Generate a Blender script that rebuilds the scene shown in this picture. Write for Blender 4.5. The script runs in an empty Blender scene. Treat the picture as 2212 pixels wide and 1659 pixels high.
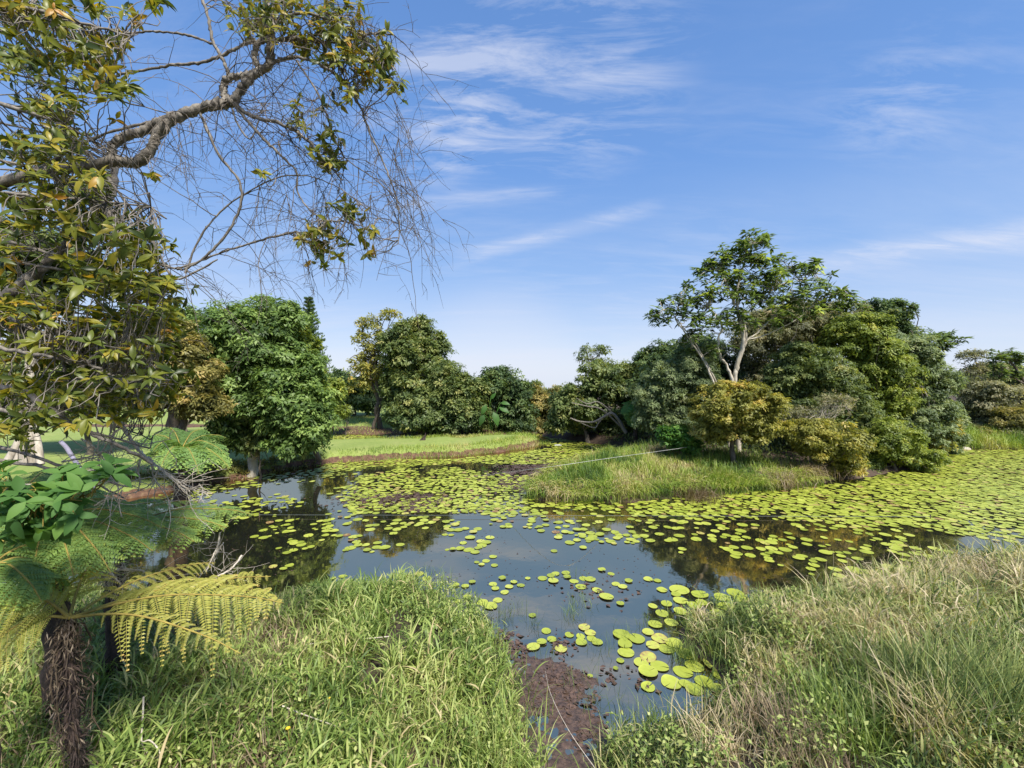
import bpy, math, random
import numpy as np
from mathutils import Vector
sc = bpy.context.scene
col = sc.collection
RAD = math.radians

# ------------------------------------------------------------------ camera
F, CU, HV, EYE = 929.0, 1106.0, 806.0, 4.0          # focal length, centre and horizon in units of a 2212 wide picture
cam_d = bpy.data.cameras.new('camera'); cam = bpy.data.objects.new('camera', cam_d); col.objects.link(cam)
cam.location = (0, 0, EYE); cam.rotation_euler = (RAD(90), 0, 0)
cam_d.sensor_width = 36; cam_d.lens = 36 * F / 2212.0
cam_d.shift_y = -(829.5 - HV) / 2212.0
cam_d.clip_start = 0.05; cam_d.clip_end = 9000
sc.camera = cam

# ------------------------------------------------------------------ sky, sun, exposure
SUN_EL, SUN_AZ = 52.0, 146.0     # azimuth clockwise from +Y (view direction)
def sun_dir():
    e, a = RAD(SUN_EL), RAD(SUN_AZ)
    return Vector((math.sin(a) * math.cos(e), math.cos(a) * math.cos(e), math.sin(e)))
w = bpy.data.worlds.new('World'); sc.world = w; w.use_nodes = True
nt = w.node_tree; nt.nodes.clear()
def N(t, ty, **kw):
    n = t.nodes.new(ty)
    for k, v in kw.items(): setattr(n, k, v)
    return n
def math_node(t, op, a, b=None, clamp=False):
    n = t.nodes.new('ShaderNodeMath'); n.operation = op; n.use_clamp = clamp
    for i, x in enumerate((a, b)):
        if x is None: continue
        if isinstance(x, (int, float)): n.inputs[i].default_value = x
        else: t.links.new(x, n.inputs[i])
    return n.outputs[0]
def ramp(t, fac, stops, interp='LINEAR'):
    n = t.nodes.new('ShaderNodeValToRGB'); cr = n.color_ramp; cr.interpolation = interp
    while len(cr.elements) < len(stops): cr.elements.new(0.5)
    for e, (p, c) in zip(cr.elements, stops):
        e.position = p; e.color = (c, c, c, 1) if isinstance(c, (int, float)) else (*c, 1)
    t.links.new(fac, n.inputs[0]); return n.outputs[0]
def mixc(t, fac, a, b, blend='MIX'):
    n = t.nodes.new('ShaderNodeMix'); n.data_type = 'RGBA'; n.blend_type = blend
    for i, x in ((0, fac), (6, a), (7, b)):
        if isinstance(x, (int, float)): n.inputs[i].default_value = x
        elif isinstance(x, tuple): n.inputs[i].default_value = (*x, 1)
        else: t.links.new(x, n.inputs[i])
    return n.outputs[2]
sky = N(nt, 'ShaderNodeTexSky', sky_type='NISHITA', sun_disc=False)
sky.sun_elevation = RAD(SUN_EL); sky.sun_rotation = RAD(SUN_AZ)
sky.altitude = 300; sky.air_density = 1.0; sky.dust_density = 0.6; sky.ozone_density = 2.5
tc = N(nt, 'ShaderNodeTexCoord'); DIR = tc.outputs['Generated']
sep = N(nt, 'ShaderNodeSeparateXYZ'); nt.links.new(DIR, sep.inputs[0])
zc = math_node(nt, 'ADD', math_node(nt, 'MAXIMUM', sep.outputs[2], 0.0), 0.18)
px = math_node(nt, 'DIVIDE', sep.outputs[0], zc); py = math_node(nt, 'DIVIDE', sep.outputs[1], zc)
comb = N(nt, 'ShaderNodeCombineXYZ'); nt.links.new(px, comb.inputs[0]); nt.links.new(py, comb.inputs[1])
def cloud_layer(rot, scl, nscale, detail, lo, hi, off=(0, 0, 0)):
    mp = N(nt, 'ShaderNodeMapping'); mp.inputs['Rotation'].default_value = (0, 0, RAD(rot)); mp.inputs['Scale'].default_value = (*scl, 1)
    mp.inputs['Location'].default_value = off
    nt.links.new(comb.outputs[0], mp.inputs[0])
    no = N(nt, 'ShaderNodeTexNoise'); no.inputs['Scale'].default_value = nscale; no.inputs['Detail'].default_value = detail
    no.inputs['Roughness'].default_value = 0.66; no.inputs['Distortion'].default_value = 0.5
    nt.links.new(mp.outputs[0], no.inputs['Vector'])
    return ramp(nt, no.outputs[0], [(lo, 0.0), (hi, 1.0)])
def spot(u, v, lo, hi):          # soft patch of sky round a direction
    d = Vector(((u - CU) / F, 1, -(v - HV) / F)).normalized()
    dp = N(nt, 'ShaderNodeVectorMath', operation='DOT_PRODUCT'); nt.links.new(DIR, dp.inputs[0]); dp.inputs[1].default_value = d
    return ramp(nt, dp.outputs['Value'], [(math.cos(RAD(hi)), 0.0), (math.cos(RAD(lo)), 1.0)], 'EASE')
fine = cloud_layer(62, (0.6, 2.2), 4.2, 15, 0.44, 0.66)
broad = cloud_layer(50, (0.4, 1.0), 1.1, 6, 0.42, 0.75, (3, 1, 0))
cirrus = math_node(nt, 'MULTIPLY', fine, broad)
sp = math_node(nt, 'ADD', math_node(nt, 'MULTIPLY', spot(1200, 95, 1, 17), fine), math_node(nt, 'MULTIPLY', spot(930, 240, 0, 10), fine), True)
sp = math_node(nt, 'ADD', sp, math_node(nt, 'MULTIPLY', math_node(nt, 'MULTIPLY', spot(1950, 215, 0, 6), fine), 0.6), True)
band = cloud_layer(-8, (0.5, 1.6), 0.75, 6, 0.46, 0.70, (1.5, 4.2, 0))
lowm = ramp(nt, sep.outputs[2], [(0.02, 1.0), (0.42, 0.0)])
band = math_node(nt, 'MULTIPLY', band, lowm)
def streak(u0, v0, u1, v1, wdeg, n):       # long thin band of cloud between two directions
    ds = [Vector(((u - CU) / F, 1, -(v - HV) / F)).normalized() for u, v in ((u0, v0), (u1, v1))]
    nrm = ds[0].cross(ds[1]).normalized(); mid = (ds[0] + ds[1]).normalized()
    a = N(nt, 'ShaderNodeVectorMath', operation='DOT_PRODUCT'); nt.links.new(DIR, a.inputs[0]); a.inputs[1].default_value = nrm
    wob = math_node(nt, 'ADD', a.outputs['Value'], math_node(nt, 'MULTIPLY', math_node(nt, 'SUBTRACT', broad, .5), .012))
    wb = ramp(nt, math_node(nt, 'ABSOLUTE', wob), [(0.0, 1.0), (math.sin(RAD(wdeg)), 0.0)], 'EASE')
    b = N(nt, 'ShaderNodeVectorMath', operation='DOT_PRODUCT'); nt.links.new(DIR, b.inputs[0]); b.inputs[1].default_value = mid
    hl = ds[0].angle(ds[1]) / 2
    eb = ramp(nt, b.outputs['Value'], [(math.cos(hl * 1.15), 0.0), (math.cos(hl * .6), 1.0)], 'EASE')
    return math_node(nt, 'MULTIPLY', math_node(nt, 'MULTIPLY', wb, eb), math_node(nt, 'ADD', math_node(nt, 'MULTIPLY', n, .6), .4))
sk = math_node(nt, 'ADD', math_node(nt, 'MULTIPLY', streak(1700, 575, 2450, 470, 2.2, fine), 0.55), math_node(nt, 'MULTIPLY', streak(980, 560, 1420, 440, 1.6, fine), 0.45), True)
sk = math_node(nt, 'ADD', sk, math_node(nt, 'MULTIPLY', streak(850, 440, 1200, 410, 1.4, fine), 0.4), True)
sk = math_node(nt, 'ADD', sk, math_node(nt, 'MULTIPLY', spot(1080, 790, 0, 13), 0.30), True)
fac = math_node(nt, 'ADD', math_node(nt, 'MULTIPLY', cirrus, 0.22), math_node(nt, 'MULTIPLY', sp, 0.48), True)
fac = math_node(nt, 'ADD', fac, sk, True)
fac = math_node(nt, 'ADD', fac, math_node(nt, 'MULTIPLY', band, 0.38), True)
tint = mixc(nt, 1.0, sky.outputs[0], (0.56, 0.54, 0.58), 'MULTIPLY')
grad = ramp(nt, sep.outputs[2], [(0.0, (.64, .73, .86)), (.08, (.49, .62, .83)), (.22, (.27, .455, .79)), (.42, (.155, .335, .72)), (.8, (.095, .23, .56))])
grad = mixc(nt, 1.0, grad, (3.08, 3.0, 3.0), 'MULTIPLY')
hzc = mixc(nt, 0.88, tint, grad)
skyc = mixc(nt, fac, hzc, (2.15, 2.25, 2.6))
bg = N(nt, 'ShaderNodeBackground'); bg.inputs[1].default_value = 0.15; nt.links.new(skyc, bg.inputs[0])
wo = N(nt, 'ShaderNodeOutputWorld'); nt.links.new(bg.outputs[0], wo.inputs[0])
ld = bpy.data.lights.new('sun', 'SUN'); ld.energy = 3.15; ld.angle = RAD(9); ld.color = (1, 0.95, 0.86)
lo = bpy.data.objects.new('sun', ld); col.objects.link(lo); lo.rotation_euler = sun_dir().to_track_quat('Z', 'Y').to_euler()
lo.location = (0, -20, 40)
sc.view_settings.view_transform = 'Standard'; sc.view_settings.look = 'None'
sc.view_settings.exposure = 1.3; sc.view_settings.gamma = 1.0; sc.view_settings.use_curve_mapping = False
sc.cycles.max_bounces = 6; sc.cycles.diffuse_bounces = 3; sc.cycles.transmission_bounces = 4; sc.cycles.glossy_bounces = 2
sc.cycles.caustics_reflective = False; sc.cycles.caustics_refractive = False

# ------------------------------------------------------------------ helpers
def V(u, v, Y): return np.array([(u - CU) / F * Y, Y, EYE - (v - HV) / F * Y])
def G(u, v, z=0.0):
    Y = (EYE - z) * F / (v - HV); return np.array([(u - CU) / F * Y, Y, z])
def tag(o, label=None, cat=None, group=None, kind=None):
    if label: o['label'] = label
    if cat: o['category'] = cat
    if group: o['group'] = group
    if kind: o['kind'] = kind
    return o
def empty(name, loc, label, cat, group=None):
    o = bpy.data.objects.new(name, None); col.objects.link(o); o.location = tuple(loc); o.empty_display_size = 0.2
    return tag(o, label, cat, group)
def mesh(name, v, f, mat, parent=None, tintv=None, smooth=False, extra=None):
    v = np.asarray(v, dtype=np.float32).copy(); f = np.asarray(f, dtype=np.int32)
    if parent is not None: v -= np.array(parent.location, dtype=np.float32)
    me = bpy.data.meshes.new(name); me.vertices.add(len(v)); me.vertices.foreach_set('co', v.ravel())
    k = f.shape[1]; me.loops.add(f.size); me.loops.foreach_set('vertex_index', f.ravel())
    me.polygons.add(len(f)); me.polygons.foreach_set('loop_start', np.arange(len(f), dtype=np.int32) * k)
    me.polygons.foreach_set('loop_total', np.full(len(f), k, dtype=np.int32))
    me.update(calc_edges=True)
    if smooth: me.polygons.foreach_set('use_smooth', np.ones(len(f), dtype=bool))
    for nm, a in ([('tint', tintv)] if tintv is not None else []) + list((extra or {}).items()):
        at = me.attributes.new(nm, 'FLOAT', 'POINT'); at.data.foreach_set('value', np.asarray(a, dtype=np.float32))
    me.materials.append(mat)
    o = bpy.data.objects.new(name, me); col.objects.link(o)
    if parent is not None: o.parent = parent
    return o
def unit(a): return a / (np.linalg.norm(a, axis=-1, keepdims=True) + 1e-9)
def rdir(rng, n): return unit(rng.normal(size=(n, 3)))
class Acc:                              # collects quads of one mesh
    def __init__(s): s.v, s.f, s.t, s.n = [], [], [], 0
    def add(s, v, f, t=None):
        v = np.asarray(v).reshape(-1, 3); s.v.append(v); s.f.append(np.asarray(f) + s.n)
        if t is None: t = 0.5
        s.t.append(np.broadcast_to(np.asarray(t, dtype=float), (len(v),)) if np.ndim(t) < 2 else np.asarray(t).ravel()); s.n += len(v)
    def build(s, name, mat, parent=None, smooth=False):
        return mesh(name, np.concatenate(s.v), np.concatenate(s.f), mat, parent, np.concatenate(s.t), smooth)
def scatter(acc, tv, tf, pos, ax, nm, sl, sw, tint):
    """copies of a template; local y -> ax (scaled sl), local x -> side (scaled sw), local z -> normal"""
    ax = unit(ax); side = unit(np.cross(ax, nm)); no = np.cross(side, ax)
    sl = np.broadcast_to(sl, (len(pos),)); sw = np.broadcast_to(sw, (len(pos),))
    P = (pos[:, None, :] + tv[None, :, 0:1] * (side * sw[:, None])[:, None, :] + tv[None, :, 1:2] * (ax * sl[:, None])[:, None, :]
         + tv[None, :, 2:3] * (no * sl[:, None])[:, None, :])
    n = len(tv); ff = (tf[None] + (np.arange(len(pos)) * n)[:, None, None]).reshape(-1, 4)
    acc.add(P.reshape(-1, 3), ff, np.repeat(tint, n))
LEAF = (np.array([[0, 0, 0], [0.5, 0.42, 0.05], [0, 1, -0.06], [-0.5, 0.42, 0.05]]), np.array([[0, 1, 2, 3]]))
def _fine():
    v, f = [], []
    for t, wd, z in ((0, .04, 0), (.3, .46, .03), (.62, .42, -.02), (.86, .2, -.1), (1, .01, -.18)):
        v += [[-wd, t, z + wd * .12], [0, t, z], [wd, t, z + wd * .12]]
    for i in range(4):
        a = i * 3; f += [[a, a + 1, a + 4, a + 3], [a + 1, a + 2, a + 5, a + 4]]
    return np.array(v, dtype=float), np.array(f)
FLEAF = _fine()
def tube(acc, pts, rad, sides=6, t=0.5):
    pts = np.asarray(pts, dtype=float); n = len(pts); rad = np.broadcast_to(rad, (n,))
    tg = unit(np.gradient(pts, axis=0)); ref = np.array([0.31, 0.2, 0.93]) if abs(tg[0, 2]) < .9 else np.array([1.0, .1, 0])
    a = unit(np.cross(tg, ref)); b = np.cross(tg, a)
    th = np.arange(sides) / sides * 2 * np.pi
    P = pts[:, None] + rad[:, None, None] * (np.cos(th)[None, :, None] * a[:, None] + np.sin(th)[None, :, None] * b[:, None])
    i = np.arange(n - 1)[:, None] * sides; j = np.arange(sides)[None]; k = (j + 1) % sides
    acc.add(P, np.stack([i + j, i + k, i + sides + k, i + sides + j], -1).reshape(-1, 4), t)
def spline(P, n=8):
    P = np.asarray(P, dtype=float); Q = np.vstack([2 * P[0] - P[1], P, 2 * P[-1] - P[-2]]); out = []
    for i in range(1, len(Q) - 2):
        t = np.linspace(0, 1, n, endpoint=False)[:, None]
        out.append(0.5 * (2 * Q[i] + (Q[i + 1] - Q[i - 1]) * t + (2 * Q[i - 1] - 5 * Q[i] + 4 * Q[i + 1] - Q[i + 2]) * t**2 + (3 * Q[i] - Q[i - 1] - 3 * Q[i + 1] + Q[i + 2]) * t**3))
    return np.vstack(out + [P[-1:]])
def wiggle(rng, a, b, n, amp, sag=0.0):
    t = np.linspace(0, 1, n)[:, None]; P = a + (b - a) * t
    off = np.cumsum(rng.normal(size=(n, 3)), 0); off -= off[0] + (off[-1] - off[0]) * t
    return P + off * amp * np.linalg.norm(b - a) / n + np.array([0, 0, 1.0]) * (sag * 4 * t * (1 - t))
def vnoise(x, y, s=1.0, seed=0):
    x = np.asarray(x) * s + seed * 17.3; y = np.asarray(y) * s + seed * 9.1
    xi, yi = np.floor(x).astype(np.int64), np.floor(y).astype(np.int64); fx, fy = x - xi, y - yi
    fx, fy = fx * fx * (3 - 2 * fx), fy * fy * (3 - 2 * fy)
    def h(a, b):
        n = (a * 374761393 + b * 668265263 + seed * 1442695) & 0x7fffffff; n = ((n ^ (n >> 13)) * 1274126177) & 0x7fffffff
        return ((n ^ (n >> 16)) & 0xffff) / 65535.0
    return (h(xi, yi) * (1 - fx) + h(xi + 1, yi) * fx) * (1 - fy) + (h(xi, yi + 1) * (1 - fx) + h(xi + 1, yi + 1) * fx) * fy
def fbm(x, y, s=1.0, seed=0, o=4): return sum(vnoise(x, y, s * 2**i, seed + i) * .5**i for i in range(o)) / sum(.5**i for i in range(o))

# ------------------------------------------------------------------ materials
def mat_base(name):
    m = bpy.data.materials.new(name); m.use_nodes = True; t = m.node_tree
    return m, t, t.nodes['Principled BSDF'], t.nodes['Material Output']
def leaf_mat(name, stops, gain=1.0, trans=0.38, rough=0.5, nscale=1.3, nmix=0.5, spec=0.35):
    m, t, b, out = mat_base(name)
    at = N(t, 'ShaderNodeAttribute', attribute_name='tint')
    geo = N(t, 'ShaderNodeNewGeometry'); no = N(t, 'ShaderNodeTexNoise'); no.inputs['Scale'].default_value = nscale; no.inputs['Detail'].default_value = 3
    t.links.new(geo.outputs['Position'], no.inputs['Vector'])
    f = math_node(t, 'ADD', at.outputs['Fac'], math_node(t, 'MULTIPLY', math_node(t, 'SUBTRACT', no.outputs[0], 0.5), nmix * 2), True)
    c = ramp(t, f, [(p, tuple(min(.8, x * gain) for x in q)) for p, q in stops])
    t.links.new(c, b.inputs['Base Color']); b.inputs['Roughness'].default_value = rough; b.inputs['Specular IOR Level'].default_value = spec
    tr = N(t, 'ShaderNodeBsdfTranslucent')
    tcx = mixc(t, 1.0, c, (1.5, 1.45, 0.7), 'MULTIPLY'); t.links.new(tcx, tr.inputs[0])
    mx = N(t, 'ShaderNodeMixShader'); mx.inputs[0].default_value = trans
    t.links.new(b.outputs[0], mx.inputs[1]); t.links.new(tr.outputs[0], mx.inputs[2]); t.links.new(mx.outputs[0], out.inputs[0])
    return m
def bark_mat(name, c0, c1, scale=9, rough=0.85, bump=0.5):
    m, t, b, out = mat_base(name)
    geo = N(t, 'ShaderNodeNewGeometry'); mp = N(t, 'ShaderNodeMapping'); mp.inputs['Scale'].default_value = (1, 1, 0.35)
    t.links.new(geo.outputs['Position'], mp.inputs[0])
    no = N(t, 'ShaderNodeTexNoise'); no.inputs['Scale'].default_value = scale; no.inputs['Detail'].default_value = 7; no.inputs['Roughness'].default_value = .7
    t.links.new(mp.outputs[0], no.inputs['Vector'])
    t.links.new(ramp(t, no.outputs[0], [(0.34, c0), (0.62, c1)]), b.inputs['Base Color']); b.inputs['Roughness'].default_value = rough
    bp = N(t, 'ShaderNodeBump'); bp.inputs['Strength'].default_value = bump; bp.inputs['Distance'].default_value = 0.02
    t.links.new(no.outputs[0], bp.inputs['Height']); t.links.new(bp.outputs[0], b.inputs['Normal'])
    return m
def ST(*cs): return [(i / (len(cs) - 1), c) for i, c in enumerate(cs)]
M = {}
M['deep'] = leaf_mat('leaf deep green', ST((.025, .045, .012), (.065, .105, .026), (.12, .17, .045), (.19, .24, .07)), 2.0)
M['dark'] = leaf_mat('leaf dark green', ST((.014, .026, .012), (.034, .056, .020), (.07, .10, .035), (.15, .16, .06)), 2.3)
M['olive'] = leaf_mat('leaf olive brown', ST((.035, .040, .012), (.09, .088, .026), (.17, .15, .045), (.25, .19, .07)), 2.0)
M['mix'] = leaf_mat('leaf mixed green', ST((.022, .036, .012), (.058, .080, .026), (.11, .13, .042), (.19, .18, .065)), 2.25)
M['yell'] = leaf_mat('leaf yellow green', ST((.04, .06, .012), (.09, .12, .022), (.17, .20, .035), (.26, .24, .05)), 1.85)
M['silver'] = leaf_mat('leaf silver green', ST((.05, .07, .035), (.09, .12, .055), (.15, .18, .08), (.20, .21, .11)), 1.9)
M['gold'] = leaf_mat('leaf golden young', ST((.065, .075, .018), (.15, .155, .035), (.27, .25, .055), (.38, .27, .08)), 1.55)
M['bright'] = leaf_mat('leaf bright green', ST((.04, .10, .02), (.08, .19, .035), (.14, .27, .05), (.24, .34, .06)), 1.1)
M['umb'] = leaf_mat('leaf umbrella tree', ST((.03, .05, .02), (.075, .115, .036), (.14, .19, .055), (.28, .33, .06)), 1.6, nmix=.2)
M['grey'] = leaf_mat('leaf grey scrub', ST((.06, .065, .035), (.11, .115, .06), (.17, .165, .09), (.24, .20, .12)), 1.9)
M['near'] = leaf_mat('leaf near tree', ST((.035, .055, .012), (.10, .13, .02), (.20, .21, .025), (.36, .27, .03), (.45, .22, .04)), 1.05, trans=.38, nmix=.12, rough=.4)
M['broad'] = leaf_mat('leaf broad shrub', ST((.05, .12, .03), (.09, .20, .05), (.18, .32, .07)), trans=.45, nmix=.3, rough=.6, spec=.25)
M['ferng'] = leaf_mat('fern green', ST((.08, .15, .04), (.15, .25, .07), (.24, .34, .08), (.38, .40, .07)), 1.15, trans=.35, nmix=.15)
M['ferny'] = leaf_mat('fern yellow', ST((.17, .19, .035), (.30, .31, .06), (.42, .40, .09), (.46, .32, .10)), trans=.35, nmix=.15)
M['fernd'] = leaf_mat('fern dead', ST((.10, .07, .04), (.22, .16, .10), (.32, .25, .16)), trans=.15, nmix=.2)
M['fernk'] = leaf_mat('fern litter dark', ST((.03, .02, .014), (.09, .065, .045), (.24, .19, .13)), trans=.1, nmix=.3)
M['grass'] = leaf_mat('grass fresh', ST((.07, .12, .022), (.18, .26, .055), (.31, .38, .10), (.44, .45, .17), (.50, .40, .22)), trans=.3, nscale=.8, nmix=.2)
M['grassb'] = leaf_mat('grass drying', ST((.055, .095, .022), (.15, .205, .05), (.29, .33, .095), (.46, .40, .19), (.54, .45, .29)), trans=.25, nscale=.7, nmix=.35)
M['grassi'] = leaf_mat('grass island', ST((.05, .10, .018), (.13, .20, .03), (.25, .32, .05), (.36, .34, .11), (.42, .34, .20)), 1.3, trans=.25, nscale=.9, nmix=.4)
M['bark'] = bark_mat('bark grey brown', (.05, .04, .03), (.16, .13, .10))
M['barkp'] = bark_mat('bark pale', (.26, .22, .16), (.58, .52, .42), 6)
M['barkl'] = bark_mat('bark lichen grey', (.075, .063, .052), (.27, .24, .20), 22)
M['barkd'] = bark_mat('bark dark fibrous', (.012, .008, .006), (.07, .045, .035), 30, bump=1)
M['twig'] = bark_mat('bark dark twig', (.06, .05, .04), (.17, .14, .11), 25)
M['stick'] = bark_mat('dry stick', (.30, .25, .19), (.58, .52, .43), 25)
M['rach'] = bark_mat('fern stem', (.20, .15, .03), (.36, .28, .06), 12)

def pad_mat():
    m, t, b, out = mat_base('lily pad')
    at = N(t, 'ShaderNodeAttribute', attribute_name='tint'); oi = N(t, 'ShaderNodeObjectInfo')
    geo = N(t, 'ShaderNodeNewGeometry'); no = N(t, 'ShaderNodeTexNoise'); no.inputs['Scale'].default_value = 16; no.inputs['Detail'].default_value = 4
    t.links.new(geo.outputs['Position'], no.inputs['Vector'])
    f = math_node(t, 'ADD', at.outputs['Fac'], math_node(t, 'MULTIPLY', math_node(t, 'SUBTRACT', no.outputs[0], 0.5), 0.35), True)
    c = ramp(t, f, [(0.0, (.22, .265, .03)), (.5, (.34, .385, .05)), (.80, (.42, .45, .08)), (.92, (.36, .29, .09)), (1.0, (.20, .11, .05))])
    t.links.new(c, b.inputs['Base Color']); b.inputs['Roughness'].default_value = .42; b.inputs['Specular IOR Level'].default_value = .45
    return m
M['pad'] = pad_mat()
def water_mat():
    m, t, b, out = mat_base('pond water')
    geo = N(t, 'ShaderNodeNewGeometry'); no = N(t, 'ShaderNodeTexNoise'); no.inputs['Scale'].default_value = 2.2; no.inputs['Detail'].default_value = 3
    t.links.new(geo.outputs['Position'], no.inputs['Vector'])
    n2 = N(t, 'ShaderNodeTexNoise'); n2.inputs['Scale'].default_value = .5; n2.inputs['Detail'].default_value = 4; t.links.new(geo.outputs['Position'], n2.inputs['Vector'])
    t.links.new(ramp(t, n2.outputs[0], [(.3, (.014, .017, .013)), (.7, (.026, .027, .019))]), b.inputs['Base Color'])
    b.inputs['Roughness'].default_value = .035; b.inputs['IOR'].default_value = 8.5; b.inputs['Specular Tint'].default_value = (1, .80, .54, 1)
    bp = N(t, 'ShaderNodeBump'); bp.inputs['Strength'].default_value = .035; bp.inputs['Distance'].default_value = .05
    t.links.new(no.outputs[0], bp.inputs['Height']); t.links.new(bp.outputs[0], b.inputs['Normal'])
    return m
M['water'] = water_mat()
def ground_mat():
    m, t, b, out = mat_base('ground')
    lw = N(t, 'ShaderNodeAttribute', attribute_name='lawn'); rd = N(t, 'ShaderNodeAttribute', attribute_name='red')
    geo = N(t, 'ShaderNodeNewGeometry')
    def nz(s, d=5):
        no = N(t, 'ShaderNodeTexNoise'); no.inputs['Scale'].default_value = s; no.inputs['Detail'].default_value = d; no.inputs['Roughness'].default_value = .65
        t.links.new(geo.outputs['Position'], no.inputs['Vector']); return no.outputs[0]
    n1, n2, n3 = nz(.6), nz(6), nz(45, 3)
    soil = ramp(t, n2, [(.3, (.030, .022, .014)), (.7, (.085, .06, .04))])
    red = ramp(t, n2, [(.3, (.05, .026, .016)), (.55, (.13, .068, .040)), (.75, (.20, .14, .07))])
    lawn = mixc(t, ramp(t, n3, [(.35, 0.), (.65, 1.)]), ramp(t, n1, [(.3, (.15, .21, .035)), (.5, (.22, .28, .06)), (.7, (.30, .31, .10))]), ramp(t, n2, [(.3, (.14, .20, .035)), (.7, (.27, .31, .08))]))
    g = mixc(t, rd.outputs['Fac'], soil, red)
    lf = math_node(t, 'ADD', lw.outputs['Fac'], math_node(t, 'MULTIPLY', math_node(t, 'SUBTRACT', n2, .5), .8), True)
    g = mixc(t, ramp(t, lf, [(.42, 0.), (.6, 1.)]), g, lawn)
    t.links.new(g, b.inputs['Base Color']); b.inputs['Roughness'].default_value = .9
    bp = N(t, 'ShaderNodeBump'); bp.inputs['Strength'].default_value = .6; bp.inputs['Distance'].default_value = .04
    t.links.new(n2, bp.inputs['Height']); t.links.new(bp.outputs[0], b.inputs['Normal'])
    return m
M['ground'] = ground_mat()
def plain(name, c, r=.6, var=.25, scale=8):
    m, t, b, out = mat_base(name)
    geo = N(t, 'ShaderNodeNewGeometry'); no = N(t, 'ShaderNodeTexNoise'); no.inputs['Scale'].default_value = scale; no.inputs['Detail'].default_value = 5
    t.links.new(geo.outputs['Position'], no.inputs['Vector'])
    t.links.new(ramp(t, no.outputs[0], [(.3, tuple(x * (1 - var) for x in c)), (.7, tuple(x * (1 + var) for x in c))]), b.inputs['Base Color'])
    b.inputs['Roughness'].default_value = r; return m
M['mud'] = plain('wet mud weed', (.095, .060, .042), .35, .5, 22)
M['mudflat'] = bark_mat('wet mud', (.030, .022, .017), (.125, .080, .058), 14, .38, .8)
M['rope'] = plain('rope', (.50, .50, .46), .7)
M['wire'] = plain('wire', (.13, .15, .14), .5)
M['pipe'] = plain('grey pipe', (.24, .22, .27), .35)
M['flower'] = plain('yellow petals', (.75, .50, .02), .5, .1)

# ------------------------------------------------------------------ land and water
fore_l = [(-60, -12), (-60, 9.5), (-14, 8.6), G(0, 1300)[:2], G(230, 1325)[:2], G(420, 1330)[:2], G(600, 1335)[:2], G(680, 1315)[:2], G(760, 1312)[:2], G(840, 1290)[:2], G(920, 1275)[:2], G(975, 1300)[:2], G(1015, 1345)[:2], G(1060, 1370)[:2], G(1085, 1430)[:2], G(1075, 1530)[:2], G(1110, 1600)[:2], G(1150, 1680)[:2], (0.1, 1.5), (0.0, -12)]
fore_r = [(1.2, -12), (1.3, 1.5), G(1300, 1690)[:2], G(1290, 1620)[:2], G(1350, 1585)[:2], G(1480, 1545)[:2], G(1590, 1500)[:2], G(1560, 1440)[:2], G(1490, 1400)[:2], G(1470, 1365)[:2], G(1500, 1335)[:2], G(1600, 1325)[:2], G(1720, 1322)[:2], G(1830, 1312)[:2], G(1900, 1290)[:2], G(1990, 1270)[:2], G(2100, 1255)[:2], G(2230, 1250)[:2], (15, 8.8), (60, 10), (60, -12)]
island = [(0.6, 13.6), (1.5, 13.35), (3.0, 13.3), (4.2, 13.5), (5.5, 13.9), (7.4, 14.3), (9.2, 14.9), (10.9, 15.3), (12.5, 16.2), (14.2, 16.9), (17.5, 18.2), (20.5, 20.4), (21.5, 22.2), (24.0, 23.0), (27.0, 22.8), (34, 22.4), (90, 22), (90, 70), (10, 70), (6, 40), (2.4, 31), (1.9, 27.2), (4.5, 24.6), (6.0, 22.6), (4.6, 20.9), (3.2, 19.0), (1.9, 17.2), (0.9, 15.4)]
spit = [(-60, 8.9 + 3), (-22, 12.2), (-16, 12.2), (-12.6, 13.4), (-11.4, 14.6), (-10.4, 16.2), (-9.2, 18.0), (-8.2, 18.9), (-6.6, 19.7), (-4.6, 20.4), (-2.4, 20.9), (-0.6, 21.9), (0.8, 23.2), (1.8, 24.5), (1.7, 25.4), (0.4, 25.7), (-2.5, 25.2), (-6, 24.6), (-9.5, 24.2), (-13, 24.0), (-14.5, 25.5), (-16, 29.0), (-60, 31)]
back = [(-120, 30.0), (-16, 29.6), (-12, 28.6), (-8, 27.8), (-5, 27.4), (-2, 27.2), (0.5, 27.4), (1.6, 28.4), (2.6, 31.5), (7, 42), (10, 72), (10, 4000), (-4000, 4000), (-4000, 30)]
backr = [(9, 68), (4000, 68), (4000, 4000), (9, 4000)]
farr = [(88, 20), (4000, 20), (4000, 72), (88, 72)]; farl = [(-4000, -4000), (-58, -4000), (-58, 33), (-4000, 33)]
rear = [(-4000, -4000), (4000, -4000), (4000, -10), (-4000, -10)]; farrr = [(58, -12), (4000, -12), (4000, 24), (58, 24)]
def sdist(P, poly):
    poly = np.asarray([(p[0], p[1]) for p in poly], dtype=float); n = len(poly)
    d = np.full(len(P), 1e18); ins = np.zeros(len(P), dtype=bool)
    for i in range(n):
        a, b = poly[i], poly[(i + 1) % n]; e = b - a; wv = P - a
        t = np.clip((wv @ e) / (e @ e), 0, 1); q = wv - t[:, None] * e; d = np.minimum(d, (q**2).sum(1))
        c = ((a[1] > P[:, 1]) != (b[1] > P[:, 1]))
        xx = (b[0] - a[0]) * (P[:, 1] - a[1]) / (b[1] - a[1] + 1e-30) + a[0]
        ins ^= c & (P[:, 0] < xx)
    return np.where(ins, np.sqrt(d), -np.sqrt(d))
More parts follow.
